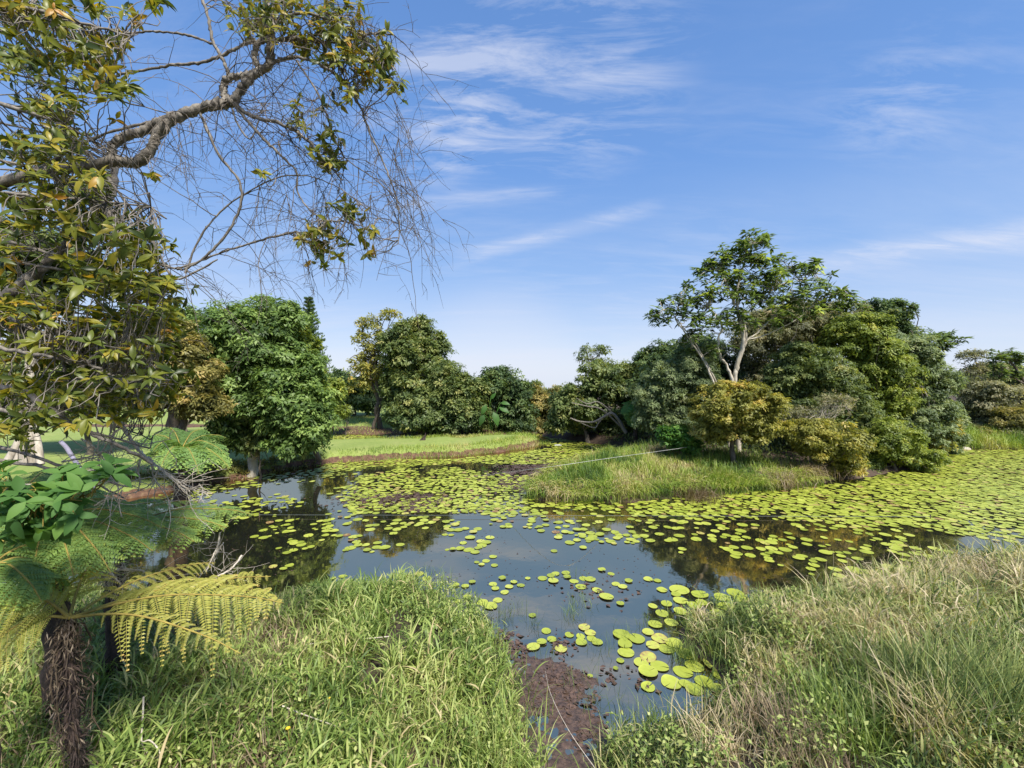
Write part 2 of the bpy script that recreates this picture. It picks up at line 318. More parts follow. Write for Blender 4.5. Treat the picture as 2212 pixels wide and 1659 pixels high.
LANDS = [(fore_l, .75, 1.9, 0.0, 0.0), (fore_r, .7, 1.8, 0.0, 0.0), (island, .5, .8, 0.0, 0.2), (spit, .42, .22, 1.0, 1.0), (back, .62, 1.5, 1.0, .8), (backr, .6, 1, .5, .5), (farr, .6, 1, .3, .3), (farl, .6, 1, .5, .5), (rear, .6, 1, .5, .5), (farrr, .6, 1, .3, .3)]
def terrain(P):
    P = np.asarray(P, dtype=float)[:, :2]; z = np.full(len(P), -9.0); lawn = np.zeros(len(P)); red = np.zeros(len(P)); dmax = np.full(len(P), -1e9)
    jit = (fbm(P[:, 0], P[:, 1], 1.3, 3, 3) - .5) * .5
    for poly, h, wd, lw, rd in LANDS:
        d = sdist(P, poly) + jit
        zi = np.where(d > 0, h * (1 - np.exp(-np.maximum(d, 0) / wd)), np.maximum(d * .35, -.8))
        m = zi > z; z = np.where(m, zi, z); lawn = np.where(m, lw * np.clip((zi / h - .35) * 2.6, 0, 1), lawn); red = np.where(m, rd, red); dmax = np.maximum(dmax, d)
    z = z - np.maximum(P[:, 1] - 92, 0) * .07 + np.where(dmax > .1, (fbm(P[:, 0], P[:, 1], .8, 11, 3) - .5) * .16, 0) + np.where((dmax > 3) & (P[:, 1] > 45), (fbm(P[:, 0], P[:, 1], .03, 5, 3) - .5) * .5, 0)
    return z, lawn, red, dmax
def gz(x, y): return float(terrain(np.array([[x, y]]))[0][0])
tx = np.linspace(-6.9, 6.9, 560); xs = 7 * np.sinh(tx) * 1.0
ty = np.linspace(-6.6, 6.9, 520); ys = 14 + 6.5 * np.sinh(ty)
X, Yg = np.meshgrid(xs, ys); P = np.stack([X.ravel(), Yg.ravel()], 1)
z, lawn, red, dm = terrain(P)
ii = np.arange(len(ys) - 1)[:, None] * len(xs) + np.arange(len(xs) - 1)[None]
ff = np.stack([ii, ii + 1, ii + len(xs) + 1, ii + len(xs)], -1).reshape(-1, 4)
g = mesh('ground', np.column_stack([P, z]), ff, M['ground'], None, None, True, {'lawn': lawn, 'red': red}); tag(g, kind='structure')
gx, gy = np.linspace(-62, 92, 3), np.linspace(-13, 74, 3)
wv = np.array([[x, y, 0] for y in gy for x in gx]); wf = np.array([[a, a + 1, a + 4, a + 3] for a in (0, 1, 3, 4)])
tag(mesh('pond_water', wv, wf, M['water']), kind='structure')

# wet mud and drowned weed between the two near banks and in the open water
def mud(name, label, polys, seed, thin):
    rng = np.random.default_rng(seed); acc = Acc()
    for (u, v, ru, rv, n) in polys:
        n = int(n * thin); c = G(u, v); e = G(u + ru, v) - c; Yr = abs(G(u, v - rv)[1] - c[1])
        p = rng.normal(size=(n, 2)) * .5; pos = np.column_stack([c[0] + p[:, 0] * np.linalg.norm(e), c[1] + p[:, 1] * Yr, np.zeros(n)])
        keep = fbm(pos[:, 0], pos[:, 1], 2.2, seed, 3) > .40; pos = pos[keep]; n = len(pos)
        if not n: continue
        pos[:, 2] = rng.uniform(.002, .014, n)
        ax = rdir(rng, n) * [1, 1, .05]; nm = rdir(rng, n) * .35 + [0, 0, 1]
        L = rng.uniform(.02, .07, n) * (1 + c[1] * .09)
        scatter(acc, *LEAF, pos, ax, nm, L, L * rng.uniform(.3, .9, n), rng.random(n))
    return tag(acc.build(name, M['mud']), label, 'pond weed', None, 'stuff')
mud('drowned_weed', 'brown half-drowned pond weed on the shallow mud between the near banks', [(1215, 1590, 95, 75, 5200), (1190, 1480, 80, 40, 2600), (1270, 1650, 110, 40, 2500), (1180, 1400, 60, 30, 900), (1080, 1400, 70, 40, 1500), (1350, 1500, 60, 50, 900), (1290, 1270, 90, 30, 500), (1520, 1400, 50, 40, 800)], 4, .2)
mp_ = [G(*p)[:2] for p in [(1090, 1440), (1130, 1400), (1190, 1420), (1260, 1440), (1300, 1470), (1270, 1520), (1330, 1580), (1380, 1620), (1340, 1720), (1100, 1720), (1060, 1560)]]
mx_, my_ = np.meshgrid(np.linspace(-.3, 1.6, 170), np.linspace(3.9, 6.6, 220)); mq = np.column_stack([mx_.ravel(), my_.ravel()]); md = sdist(mq, mp_)
mz = -.016 + .05 * np.clip((md + .12) / .6, -1, .45) + .030 * (fbm(mq[:, 0], mq[:, 1], 3.2, 91, 4) - .5) + .016 * (fbm(mq[:, 0], mq[:, 1], 14, 95, 3) - .5)
mi = np.arange(219)[:, None] * 170 + np.arange(169)[None]; mf = np.stack([mi, mi + 1, mi + 171, mi + 170], -1).reshape(-1, 4); mf = mf[(mz[mf] > -.02).any(1)]
tag(mesh('mud_bank', np.column_stack([mq, mz]), mf, M['mudflat'], None, None, True), kind='structure')
mud('floating_weed', 'dull purple-brown weed mat floating between the spit and the island', [(1180, 1012, 90, 22, 5000), (1100, 1030, 60, 12, 1200), (860, 1078, 120, 14, 2500), (930, 1100, 90, 8, 900), (1120, 1050, 60, 15, 1400)], 5, 1)

rng = np.random.default_rng(18); acc = Acc(); q = rng.uniform([-9, 6.2], [9, 20], (5200, 2)); q = q[(fbm(q[:, 0], q[:, 1], .6, 8, 3) + rng.random(len(q)) * .25 > .66)]; n = len(q)
pos = np.column_stack([q, rng.uniform(.002, .006, n)]); scatter(acc, *LEAF, pos, rdir(rng, n) * [1, 1, .03], rdir(rng, n) * .1 + [0, 0, 1], rng.uniform(.02, .07, n), rng.uniform(.01, .03, n), rng.random(n))
tag(acc.build('floating_debris', M['mud']), 'scattered dead leaves and scraps floating on the open water', 'debris', None, 'stuff')

# ------------------------------------------------------------------ lily pads
rng = np.random.default_rng(21)
def inpoly(u, v, poly): return sdist(np.column_stack([u, v]), poly) > 0
ZONES = [  # polygon in picture units, coverage, noise scale, contrast, size
    ([(700, 940), (960, 943), (940, 956), (700, 957)], .75, 1.0, .5, .26),
    ([(940, 938), (1190, 938), (1190, 947), (940, 948)], .45, .7, .8, .26),
    ([(1185, 948), (1330, 950), (1400, 962), (1395, 972), (1290, 985), (1240, 1003), (1040, 1002), (1000, 992), (1120, 980), (1195, 968)], .85, .8, .5, .25),
    ([(700, 1000), (900, 992), (1010, 996), (880, 1006), (700, 1018)], .7, .7, .7, .24),
    ([(760, 1040), (900, 1012), (1000, 1010), (1130, 1030), (1150, 1070), (1120, 1100), (950, 1110), (780, 1110), (760, 1080)], .74, .9, 1.4, .24),
    ([(1060, 1040), (1200, 1052), (1150, 1078), (1080, 1085)], .55, .8, .8, .24),
    ([(420, 1060), (700, 1010), (760, 1040), (740, 1130), (700, 1185), (560, 1200), (520, 1175), (600, 1130), (440, 1110)], .26, .9, 1.4, .26),
    ([(380, 1045), (690, 1012), (690, 1024), (380, 1080)], .22, .7, 1.0, .22),
    ([(700, 1120), (1000, 1118), (1065, 1160), (1000, 1185), (800, 1195), (700, 1160)], .52, .6, 1.3, .29),
    ([(1040, 1100), (1160, 1085), (1400, 1110), (1420, 1150), (1330, 1175), (1190, 1165), (1060, 1120)], .50, .8, 1.2, .27),
    ([(1140, 1088), (1500, 1078), (1700, 1062), (1800, 1050), (1900, 1040), (2212, 1045), (2240, 1160), (1900, 1135), (1600, 1115), (1390, 1112)], .95, .6, .8, .26),
    ([(1860, 1035), (2010, 1010), (2070, 972), (2330, 974), (2400, 1100), (2212, 1110), (1900, 1045)], .93, .3, .7, .24),
    ([(1390, 1120), (1600, 1112), (2000, 1140), (2050, 1180), (1900, 1235), (1500, 1230), (1440, 1190)], .42, .6, 1.5, .30),
    ([(1190, 1170), (1390, 1165), (1390, 1195), (1200, 1190)], .22, .8, 1.0, .25),
    ([(1470, 1225), (1830, 1230), (1820, 1260), (1560, 1250), (1460, 1245)], .14, .6, 1.0, .28),
    ([(1480, 1282), (1860, 1275), (1880, 1300), (1480, 1312)], .55, .8, .8, .31),
    ([(1960, 1200), (1860, 1215), (1800, 1265), (1900, 1280), (2000, 1230)], .5, .8, .8, .29),
    ([(2130, 1030), (2400, 1080), (2400, 1190), (2150, 1180)], .38, .4, 1.0, .27)]
pads = []
for zi, (poly, cov, ns, con, size) in enumerate(ZONES):
    size *= .70 if zi != 15 and zi != 16 else .9
    pw = np.array([G(*p)[:2] for p in poly]); lo_, hi_ = pw.min(0), pw.max(0); area = (hi_ - lo_).prod()
    n = int(area * cov * 2.6 / (math.pi * size**2 / 4)); q = rng.uniform(lo_, hi_, (n, 2))
    d = sdist(q, pw); e = (fbm(q[:, 0], q[:, 1], ns, 40 + zi, 3) - .5) * con
    keep = rng.random(n) < np.clip((cov + e * 1.8) * np.clip((d + .35 + e) / .5, 0, 1), 0, 1)
    q = q[keep]
    pads += [(a, b, size * s) for (a, b), s in zip(q, rng.choice([.55, .75, .9, 1.0, 1.1, 1.25], len(q)))]
EXPL = [(1050, 1212, 20), (1040, 1220, 16), (1065, 1203, 20), (1030, 1215, 14), (1068, 1222, 18), (1200, 1240, 22), (1222, 1238, 22), (1225, 1247, 20), (1172, 1250, 24), (1190, 1244, 20), (1140, 1250, 14),
 (880, 1246, 24), (905, 1240, 26), (922, 1250, 24), (866, 1256, 22), (985, 1265, 18), (1005, 1267, 20), (1020, 1258, 18), (1065, 1262, 22), (1085, 1250, 20), (1100, 1268, 22), (1110, 1258, 18), (1125, 1265, 20), (1070, 1272, 20), (1090, 1280, 22), (1075, 1297, 26), (1010, 1290, 22), (1042, 1302, 30), (990, 1300, 22), (1060, 1310, 36), (1150, 1330, 20),
 (1195, 1255, 28), (1240, 1256, 24), (1260, 1250, 22), (1275, 1252, 28), (1255, 1268, 28), (1300, 1232, 20), (1320, 1240, 18), (1290, 1275, 28), (1330, 1262, 22), (1345, 1268, 24), (1310, 1290, 36), (1358, 1256, 20), (1400, 1252, 24), (1420, 1255, 20),
 (1470, 1270, 24), (1430, 1275, 26), (1460, 1285, 24), (1500, 1280, 26), (1410, 1310, 24), (1340, 1305, 20), (1440, 1305, 30), (1473, 1303, 28), (1500, 1308, 34), (1430, 1325, 34), (1470, 1322, 34), (1510, 1332, 38), (1550, 1325, 36), (1600, 1318, 34), (1415, 1350, 34), (1450, 1345, 34), (1490, 1350, 40),
 (1152, 1398, 34), (1170, 1388, 26), (1192, 1382, 24), (1212, 1402, 32), (1230, 1372, 24), (1254, 1376, 24), (1262, 1356, 30), (1275, 1368, 28), (1278, 1380, 26), (1256, 1388, 30), (1290, 1388, 28), (1180, 1364, 24), (1180, 1357, 18),
 (1342, 1372, 44), (1350, 1392, 40), (1352, 1410, 42), (1375, 1380, 42), (1385, 1372, 38), (1395, 1386, 40), (1400, 1366, 30), (1410, 1395, 34), (1425, 1380, 40), (1366, 1424, 42), (1385, 1432, 38), (1400, 1420, 44), (1415, 1412, 42), (1420, 1396, 36), (1440, 1402, 42), (1455, 1390, 44), (1470, 1395, 36), (1480, 1412, 46), (1500, 1422, 36), (1380, 1446, 46), (1400, 1452, 50), (1425, 1440, 44), (1438, 1452, 42), (1460, 1436, 44), (1475, 1452, 48), (1500, 1440, 46), (1520, 1455, 42), (1545, 1434, 64), (1575, 1445, 54), (1560, 1460, 46), (1600, 1465, 50), (1520, 1474, 44), (1450, 1475, 50), (1430, 1470, 36), (1500, 1490, 44), (1550, 1490, 40), (1400, 1485, 36), (1446, 1490, 40), (1480, 1478, 30), (1340, 1428, 20), (1275, 1462, 14), (1330, 1445, 14),
 (1010, 1365, 26), (955, 1370, 24), (1020, 1395, 26), (960, 1410, 24), (1040, 1350, 22), (590, 1225, 22), (625, 1222, 22), (612, 1230, 18), (740, 1245, 20), (720, 1250, 14)]
for (u, v, s) in EXPL:
    p = G(u, v); pads.append((p[0], p[1], s * .86 / F * p[1]))
pads = np.array(pads)
zt = terrain(pads[:, :2])[3]; pads = pads[zt < -.02 + .25 * (pads[:, 1] < 9)]
# thin out deep overlaps with a grid of kept centres
order = np.argsort(-pads[:, 2]); cell = {}; kept = []
ex0 = set(map(tuple, np.round(pads[-len(EXPL):, :2], 5)))
for i in order:
    x, y, s = pads[i]; cx, cy = int(x // .3), int(y // .3); ok = True
    for a in (-1, 0, 1):
        for b in (-1, 0, 1):
            for (x2, y2, s2) in cell.get((cx + a, cy + b), ()):
                if (x - x2)**2 + (y - y2)**2 < (.33 * (s + s2))**2: ok = False
    if ok: cell.setdefault((cx, cy), []).append((x, y, s)); kept.append((x, y, s))
pads = np.array(kept)
def pad_shape(rg, rings=(0, .55, .93, 1.0), n=18, cup=.02):
    notch = rg.uniform(.03, .12); th = np.linspace(notch, 2 * np.pi - notch, n); v = []
    lob = 1 + .03 * np.sin(th * rg.integers(2, 5) + rg.uniform(0, 6)) ; up = cup * rg.choice([.6, 1, 1, 2.6]) * (.5 + .5 * np.sin(th * rg.integers(1, 4) + rg.uniform(0, 6)))
    for r in rings:
        for k in range(n): v.append([math.cos(th[k]) * r * lob[k], math.sin(th[k]) * r * lob[k], (r**6) * up[k] * 2 + .004 * r * math.sin(th[k] * 9)])
    f = [[a * n + k, a * n + k + 1, (a + 1) * n + k + 1, (a + 1) * n + k] for a in range(len(rings) - 1) for k in range(n - 1)]
    t = np.repeat([0, 0, 0, 1.0][:len(rings)] if len(rings) == 4 else [0, 0, .3][:len(rings)], n)
    return np.array(v) * .5, np.array(f), t
order = np.argsort(-pads[:, 2] / pads[:, 1]); inview = np.abs(pads[:, 0] / pads[:, 1] * F) < 1120
order = [i for i in order if inview[i]] + [i for i in order if not inview[i]]
N_IND = 290; shapes = []
for k in range(14):
    v, f, rim = pad_shape(rng, n=26); shapes.append((v, f, rim))
meshes = {}
def pad_mesh(k, kind):
    if (k, kind) not in meshes:
        v, f, rim = shapes[k]; rim = rim + (np.arange(len(v)) % 26 % 3 == 0) * .12 * (rim < .5); base = {0: .35, 1: .6, 2: .80}[kind] + (k % 5 - 2) * .035
        tt = np.clip(base + rim * {0: .0, 1: .27, 2: .2}[kind] + fbm(v[:, 0] * 9, v[:, 1] * 9, 1, k, 2) * .2 - .1, 0, 1)
        meshes[(k, kind)] = mesh('lily_pad', v, f, M['pad'], None, tt, True).data
        bpy.data.objects.remove(bpy.data.objects[-1]) if False else None
        o = [o for o in col.objects if o.data == meshes[(k, kind)]][0]; bpy.data.objects.remove(o)
    return meshes[(k, kind)]
PL = {0: ('round yellow-green lily pad lying flat on the near pond water', 'green lily pads on the near water'),
      1: ('pale yellow lily pad with a reddish brown rim on the near pond water', 'brown-rimmed lily pads on the near water'),
      2: ('old tan and brown lily pad fading on the near pond water', 'fading brown lily pads on the near water')}
for j, i in enumerate(order[:N_IND]):
    x, y, s = pads[i]; kind = int(rng.choice([0, 0, 0, 0, 0, 1, 1, 1, 2])); o = bpy.data.objects.new('lily_pad', pad_mesh(int(rng.integers(14)), kind)); col.objects.link(o)
    o.location = (x, y, rng.uniform(.004, .018)); o.rotation_euler = (rng.normal() * .012, rng.normal() * .012, rng.uniform(0, 6.28)); o.scale = (s, s * rng.uniform(.88, 1), s)
    tag(o, PL[kind][0], 'lily pad', PL[kind][1])
acc = Acc(); rest = pads[order[N_IND:]]
lod = [pad_shape(rng, rings=(0, .9, 1.0), n=12) for _ in range(10)]
pick = rng.integers(0, 10, len(rest))
for k in range(10):
    v, f, t = lod[k]; R = rest[pick == k]; n = len(R)
    if not n: continue
    an = rng.uniform(0, 6.28, n); ax = np.column_stack([np.cos(an), np.sin(an), rng.normal(size=n) * .02]); nm = np.column_stack([rng.normal(size=n) * .02, rng.normal(size=n) * .02, np.ones(n)])
    pos = np.column_stack([R[:, :2], rng.uniform(.004, .022, n)]); tn = np.where(rng.random(n) < .07, rng.uniform(.80, 1, n), rng.uniform(.0, .75, n))
    scatter(acc, v, f, pos, ax, nm, R[:, 2], R[:, 2], tn)
tag(acc.build('far_lily_pads', M['pad'], smooth=True), 'carpet of small yellow-green lily pads covering the farther water', 'lily pads', None, 'stuff')

# ------------------------------------------------------------------ grass
def blades(acc, rng, root, az, lean, curl, L, W, tint, seg=4):
    n = len(root); p = root.copy(); a = lean.copy(); side = np.column_stack([-np.sin(az), np.cos(az), np.zeros(n)])
    tw = rng.normal(size=(n, 3)) * .35; side = unit(side + tw); rows = []
    prof = [.55, 1.0, .85, .5, .04] if seg == 4 else ([.7, 1, .55, .03] if seg == 3 else [.8, .9, .03])
    for k in range(seg + 1):
        rows.append(p - side * (W * prof[k] * .5)[:, None]); rows.append(p + side * (W * prof[k] * .5)[:, None])
        d = np.column_stack([np.cos(az) * np.sin(a), np.sin(az) * np.sin(a), np.cos(a)]); p = p + d * (L / seg)[:, None]; a = a + curl / seg
    Vv = np.stack(rows, 1).reshape(-1, 3); m = 2 * (seg + 1)
    f = np.array([[2 * k, 2 * k + 1, 2 * k + 3, 2 * k + 2] for k in range(seg)]); ff = (f[None] + (np.arange(n) * m)[:, None, None]).reshape(-1, 4)
    acc.add(Vv, ff, np.repeat(np.clip(tint, 0, 1), m))
def ground_pts(rng, poly, n, keep=None, dmin=0.0):
    lo_, hi_ = np.array([p[:2] for p in poly]).min(0), np.array([p[:2] for p in poly]).max(0)
    q = rng.uniform(lo_, hi_, (n, 2)); q = q[sdist(q, poly) > dmin]
    z, lw, rd, d = terrain(q); q, z, d = q[(z > -.12)], z[z > -.12], d[z > -.12]
    return np.column_stack([q, np.maximum(z, -.03)]), d
def stemmed(acc, rng, root, H, leafL, leafW, tint, seg=4, per=5, azbias=None, lean=.25, stemw=.006):
    n = len(root); az = rng.uniform(0, 6.28, n) if azbias is None else azbias[0] + rng.normal(size=n) * azbias[1]
    le = np.abs(rng.normal(size=n)) * lean; blades(acc, rng, root, az, le, rng.normal(size=n) * .3 + .2, H, np.full(n, stemw), tint + .12, 2)
    d = np.column_stack([np.cos(az) * np.sin(le + .1), np.sin(az) * np.sin(le + .1), np.cos(le + .1)])
    for k in range(per):
        t = (k + rng.random(n) * .9 + .3) / per; r = root + d * (H * t)[:, None]
        a2 = rng.uniform(0, 6.28, n) if azbias is None else azbias[0] + rng.normal(size=n) * (azbias[1] + .5)
        s = rng.uniform(.6, 1.25, n)
        blades(acc, rng, r, a2, rng.uniform(.15, .9, n), rng.uniform(.5, 1.9, n), leafL * s, leafW * rng.uniform(.7, 1.2, n), tint + rng.normal(size=n) * .12, seg)
# near left bank
rng = np.random.default_rng(5); acc = Acc()
nl = [(-9.5, 2.6), (-9.5, 7.6), G(0, 1290)[:2], G(400, 1315)[:2], G(600, 1320)[:2], G(700, 1300)[:2], G(830, 1285)[:2], G(925, 1262)[:2], G(985, 1290)[:2], G(1060, 1360)[:2], G(1110, 1440)[:2], G(1110, 1560)[:2], G(1160, 1680)[:2], (.2, 2.4), (-3, 2.2)]
rt, d = ground_pts(rng, nl, 24000)
hh = np.clip(.22 + .25 * (fbm(rt[:, 0], rt[:, 1], 1.1, 7, 3) - .3) + .1 * np.clip(d, 0, 1), .08, .6) * rng.uniform(.6, 1.2, len(rt))
thin = (fbm(rt[:, 0], rt[:, 1], 2.0, 31, 3) > .36) & ((rt[:, 0] / rt[:, 1] * F + CU < 860) | (rng.random(len(rt)) < .55))
rt, hh, d = rt[thin], hh[thin], d[thin]
tn = .30 + (fbm(rt[:, 0], rt[:, 1], 1.6, 9, 3) - .5) * .8 + rng.normal(size=len(rt)) * .12 + np.where(rng.random(len(rt)) < .14, .45, 0)
lv = .09 + .30 * fbm(rt[:, 0], rt[:, 1], 1.0, 77, 3)**1.4; stemmed(acc, rng, rt, hh, lv, .006 + lv * .055, tn, 4, 5, None, .4)
tag(acc.build('grass', M['grass']), 'fresh green leafy grass covering the near left bank', 'grass', None, 'stuff')
# straw and dead stuff under the tree fern
acc = Acc(); c = [(-6.5, 2.6), (-6.5, 6.6), (-3.2, 6.6), (-2.0, 4.3), (-1.6, 2.6)]
rt, d = ground_pts(rng, c, 9000); n = len(rt)
blades(acc, rng, rt + [0, 0, .1], rng.uniform(0, 6.28, n), rng.uniform(.2, 1.4, n), rng.uniform(0, 1.2, n), rng.uniform(.2, .55, n), rng.uniform(.004, .012, n), rng.uniform(.0, 1.0, n), 3)
tag(acc.build('straw', M['fernd']), 'dry straw and dead fern litter round the tree fern trunk', 'straw', None, 'stuff')
# near right bank
rng = np.random.default_rng(6); acc = Acc()
nr = [(1.2, 2.6), G(1290, 1640)[:2], G(1350, 1590)[:2], G(1480, 1550)[:2], G(1600, 1490)[:2], G(1560, 1440)[:2], G(1480, 1390)[:2], G(1475, 1345)[:2], G(1700, 1320)[:2], G(1830, 1305)[:2], G(1990, 1262)[:2], G(2100, 1250)[:2], (13, 8.4), (13, 2.6)]
rt, d = ground_pts(rng, nr, 46000)
thin = fbm(rt[:, 0], rt[:, 1], 1.9, 33, 3) > .36; rt, d = rt[thin], d[thin]
big = np.clip((rt[:, 0] - 2.6) / 3.5, 0, 1)
hh = (.12 + .70 * big * fbm(rt[:, 0], rt[:, 1], 1.3, 17, 3)**1.2) * rng.uniform(.6, 1.25, len(rt))
tn = .29 + .22 * big + (fbm(rt[:, 0], rt[:, 1], 1.5, 19, 3) - .5) * 1.5 + rng.normal(size=len(rt)) * .14 + np.where(rng.random(len(rt)) < .26, .38, 0)
n = len(rt); k = rng.random(n) < .5
stemmed(acc, rng, rt[k], hh[k], .17 + .17 * big[k], .014 + .006 * big[k], tn[k], 4, 4, (-.3, 1.4), .5)
q = ~k; m = q.sum(); blades(acc, rng, rt[q], -.2 + rng.normal(size=m) * 1.4, np.abs(rng.normal(size=m)) * .6 + .15, rng.uniform(.7, 2.6, m), hh[q] * 1.35 + .22, rng.uniform(.007, .018, m), tn[q] + .1, 4)
tag(acc.build('grass', M['grassb']), 'tall tangled green and straw-coloured grass on the near right bank', 'grass', None, 'stuff')
rng = np.random.default_rng(19); acc = Acc()
rt, d = ground_pts(rng, nl, 5200); k = fbm(rt[:, 0], rt[:, 1], 1.4, 71, 3) > .54; rt = rt[k]
r2, d2_ = ground_pts(rng, nr, 5200); k = fbm(r2[:, 0], r2[:, 1], 1.4, 73, 3) > .56; rt = np.vstack([rt, r2[k]]); n = len(rt)
for k in range(9):
    h_ = rng.uniform(.12, .42, n); scatter(acc, *LEAF, rt + rng.normal(size=(n, 3)) * [.04, .04, 0] + np.column_stack([np.zeros(n), np.zeros(n), h_]), rdir(rng, n) + [0, 0, .2], rdir(rng, n) * .5 + [0, 0, 1], rng.uniform(.03, .065, n), rng.uniform(.02, .035, n), rng.uniform(.1, .75, n))
tag(acc.build('weeds', M['grass']), 'small round-leaved weeds growing through the grass of the near banks', 'weeds', None, 'stuff')
def tussock(name, label, u, v, zb, n, H, W, mat, t0, az=None, seed=0, spread=.14, z0=None, group=None):
    rg = np.random.default_rng(seed); c = G(u, v, zb); c[2] = max(gz(c[0], c[1]), -.02) if z0 is None else z0; e = empty(name, c, label, 'grass tuft', group); a = Acc()
    r = c + np.column_stack([rg.normal(size=n) * spread, rg.normal(size=n) * spread, np.zeros(n)])
    azz = rg.uniform(0, 6.28, n) if az is None else az + rg.normal(size=n) * 1.0
    blades(a, rg, r, azz, np.abs(rg.normal(size=n)) * .3 + .05, rg.uniform(.3, 1.7, n), H * rg.uniform(.5, 1.15, n), W * rg.uniform(.6, 1.2, n), t0 + rg.normal(size=n) * .15, 4)
    a.build('blades', mat, e); return e
TL = [('tall dark green sedge tussock standing in the right bank grass', 2010, 1520, .5, 1500, .62, .006, 'grassb', .05, None, .16),
      ('large arching grass clump leaning off the lower right corner', 2130, 1600, .5, 1400, .95, .012, 'grassb', .32, -.1, .3),
      ('green rush tuft on the right bank beside the lily pads', 1480, 1405, .1, 260, .3, .006, 'grass', .1, None, .1),
      ('dry straw-coloured clump low on the right bank', 1730, 1620, .4, 500, .45, .008, 'fernd', .7, None, .2),
      ('pale dry grass clump on the crest of the right bank', 2080, 1290, .5, 900, .75, .008, 'grassb', .85, -.3, .35),
      ('brown seeding grass tuft at the tip of the right bank', 1930, 1290, .3, 500, .6, .007, 'grassb', .95, None, .3),
      ('fresh green grass tuft at the very edge of the right bank', 1640, 1340, .15, 500, .32, .008, 'grass', .35, None, .2),
      ('large drooping grass clump low in the middle of the right bank', 1830, 1560, .5, 700, .6, .011, 'grass', .25, None, .25),
      ('bright green broad-bladed grass clump at the lower end of the left bank', 1050, 1640, .3, 500, .5, .016, 'grass', .45, None, .3),
      ('dark leaved weed clump in the middle of the left bank', 770, 1420, .4, 300, .4, .012, 'grass', .0, None, .15)]
for i, (lb, u, v, zb, n, H, W, mt, t0, az, spd) in enumerate(TL): tussock('grass_tussock', lb, u, v, zb, n, H, W, M[mt], t0, az, 60 + i, spd, group='tussocks on the near banks')
CL = ['straw-coloured', 'green', 'pale tan', 'dull brown']
WH = ['high on the crest of the right bank', 'in the upper middle of the right bank', 'in the centre of the right bank', 'near the lower right corner', 'beside the lily pads at the left edge of the right bank', 'along the bottom edge right of the muddy channel']
for i, (u, v, c_, w_, H) in enumerate([(1960, 1330, 0, 0, .7), (2190, 1290, 2, 0, .8), (1860, 1390, 0, 1, .5), (2010, 1400, 3, 1, .6), (1700, 1430, 0, 2, .4), (1900, 1480, 1, 2, .6), (2150, 1480, 1, 3, .8), (2060, 1640, 0, 3, .7), (1590, 1380, 1, 4, .35), (1560, 1560, 0, 5, .35), (1400, 1640, 3, 5, .3), (1680, 1540, 2, 2, .4)]):
    tussock('grass_tussock', f'{CL[c_]} arching grass clump {WH[w_]}', u, v, .45, 420, H, .013, M['grassb' if c_ != 2 else 'fernd'], [.85, .2, .9, .65][c_], None, 220 + i, .22, group='tussocks on the near banks')
for i, (u, v) in enumerate([(640, 1318), (720, 1296), (800, 1285), (870, 1262), (905, 1250), (950, 1268), (985, 1300), (1030, 1340), (1060, 1400), (1095, 1480), (1120, 1560), (1310, 1640), (1370, 1590), (1450, 1560), (1540, 1520), (1500, 1350), (1560, 1318), (1660, 1300), (1760, 1295), (1850, 1275)]):
    tussock('grass_tuft', 'loose green grass sprig trailing over the water at the near bank edge', u, v, 0, 70, .34, .009, M['grass'], .2, None, 300 + i, .16, None, 'grass sprigs along the near shore')
# rush tufts standing in the shallow water
for i, (u, v, n) in enumerate([(1235, 1330, 60), (1255, 1300, 50), (1300, 1400, 30), (1180, 1420, 24), (1230, 1480, 20), (1270, 1520, 24), (1350, 1370, 24), (1250, 1245, 16), (1400, 1350, 40), (1150, 1350, 30), (1120, 1320, 26), (1090, 1330, 40), (1290, 1480, 14), (1330, 1520, 14)]):
    tussock('grass_tuft', 'thin grass sprig standing in the shallow water between the near banks', u, v, 0, n, .24, .005, M['grass'], .1, None, 100 + i, .10, 0.0, 'grass sprigs in the shallows')
# island grass
rng = np.random.default_rng(8); acc = Acc()
ig = [(0.4, 13.7), (1.4, 13.1), (3, 13.1), (5.5, 13.7), (7.4, 14.1), (11, 15.1), (11.5, 16.5), (8, 18.5), (6.5, 19.5), (4.5, 20.5), (3.2, 19), (1.5, 16.8), (.6, 15)]
rt, d = ground_pts(rng, ig, 30000); n = len(rt)
hh = (.10 + .75 * fbm(rt[:, 0], rt[:, 1], 1.3, 51, 3)**1.3) * rng.uniform(.5, 1.2, n); tn = .36 + (fbm(rt[:, 0], rt[:, 1], 1.1, 53, 3) - .5) * 1.8 + rng.normal(size=n) * .12 + np.where(rng.random(n) < .15, .35, 0)
blades(acc, rng, rt, rng.uniform(0, 6.28, n), np.abs(rng.normal(size=n)) * .4, rng.uniform(.2, 1.7, n), hh, rng.uniform(.012, .022, n), tn, 3)
k = d < .5; rk = rt[k]; m = len(rk)
blades(acc, rng, rk + [0, 0, .28], -1.57 + rng.normal(size=m) * .9, rng.uniform(.5, 1.2, m), rng.uniform(1.2, 2.4, m), rng.uniform(.3, .6, m), rng.uniform(.012, .02, m), tn[k] + .25, 3)
tag(acc.build('grass', M['grassi']), 'rough yellow-green grass covering the front of the island', 'grass', None, 'stuff')
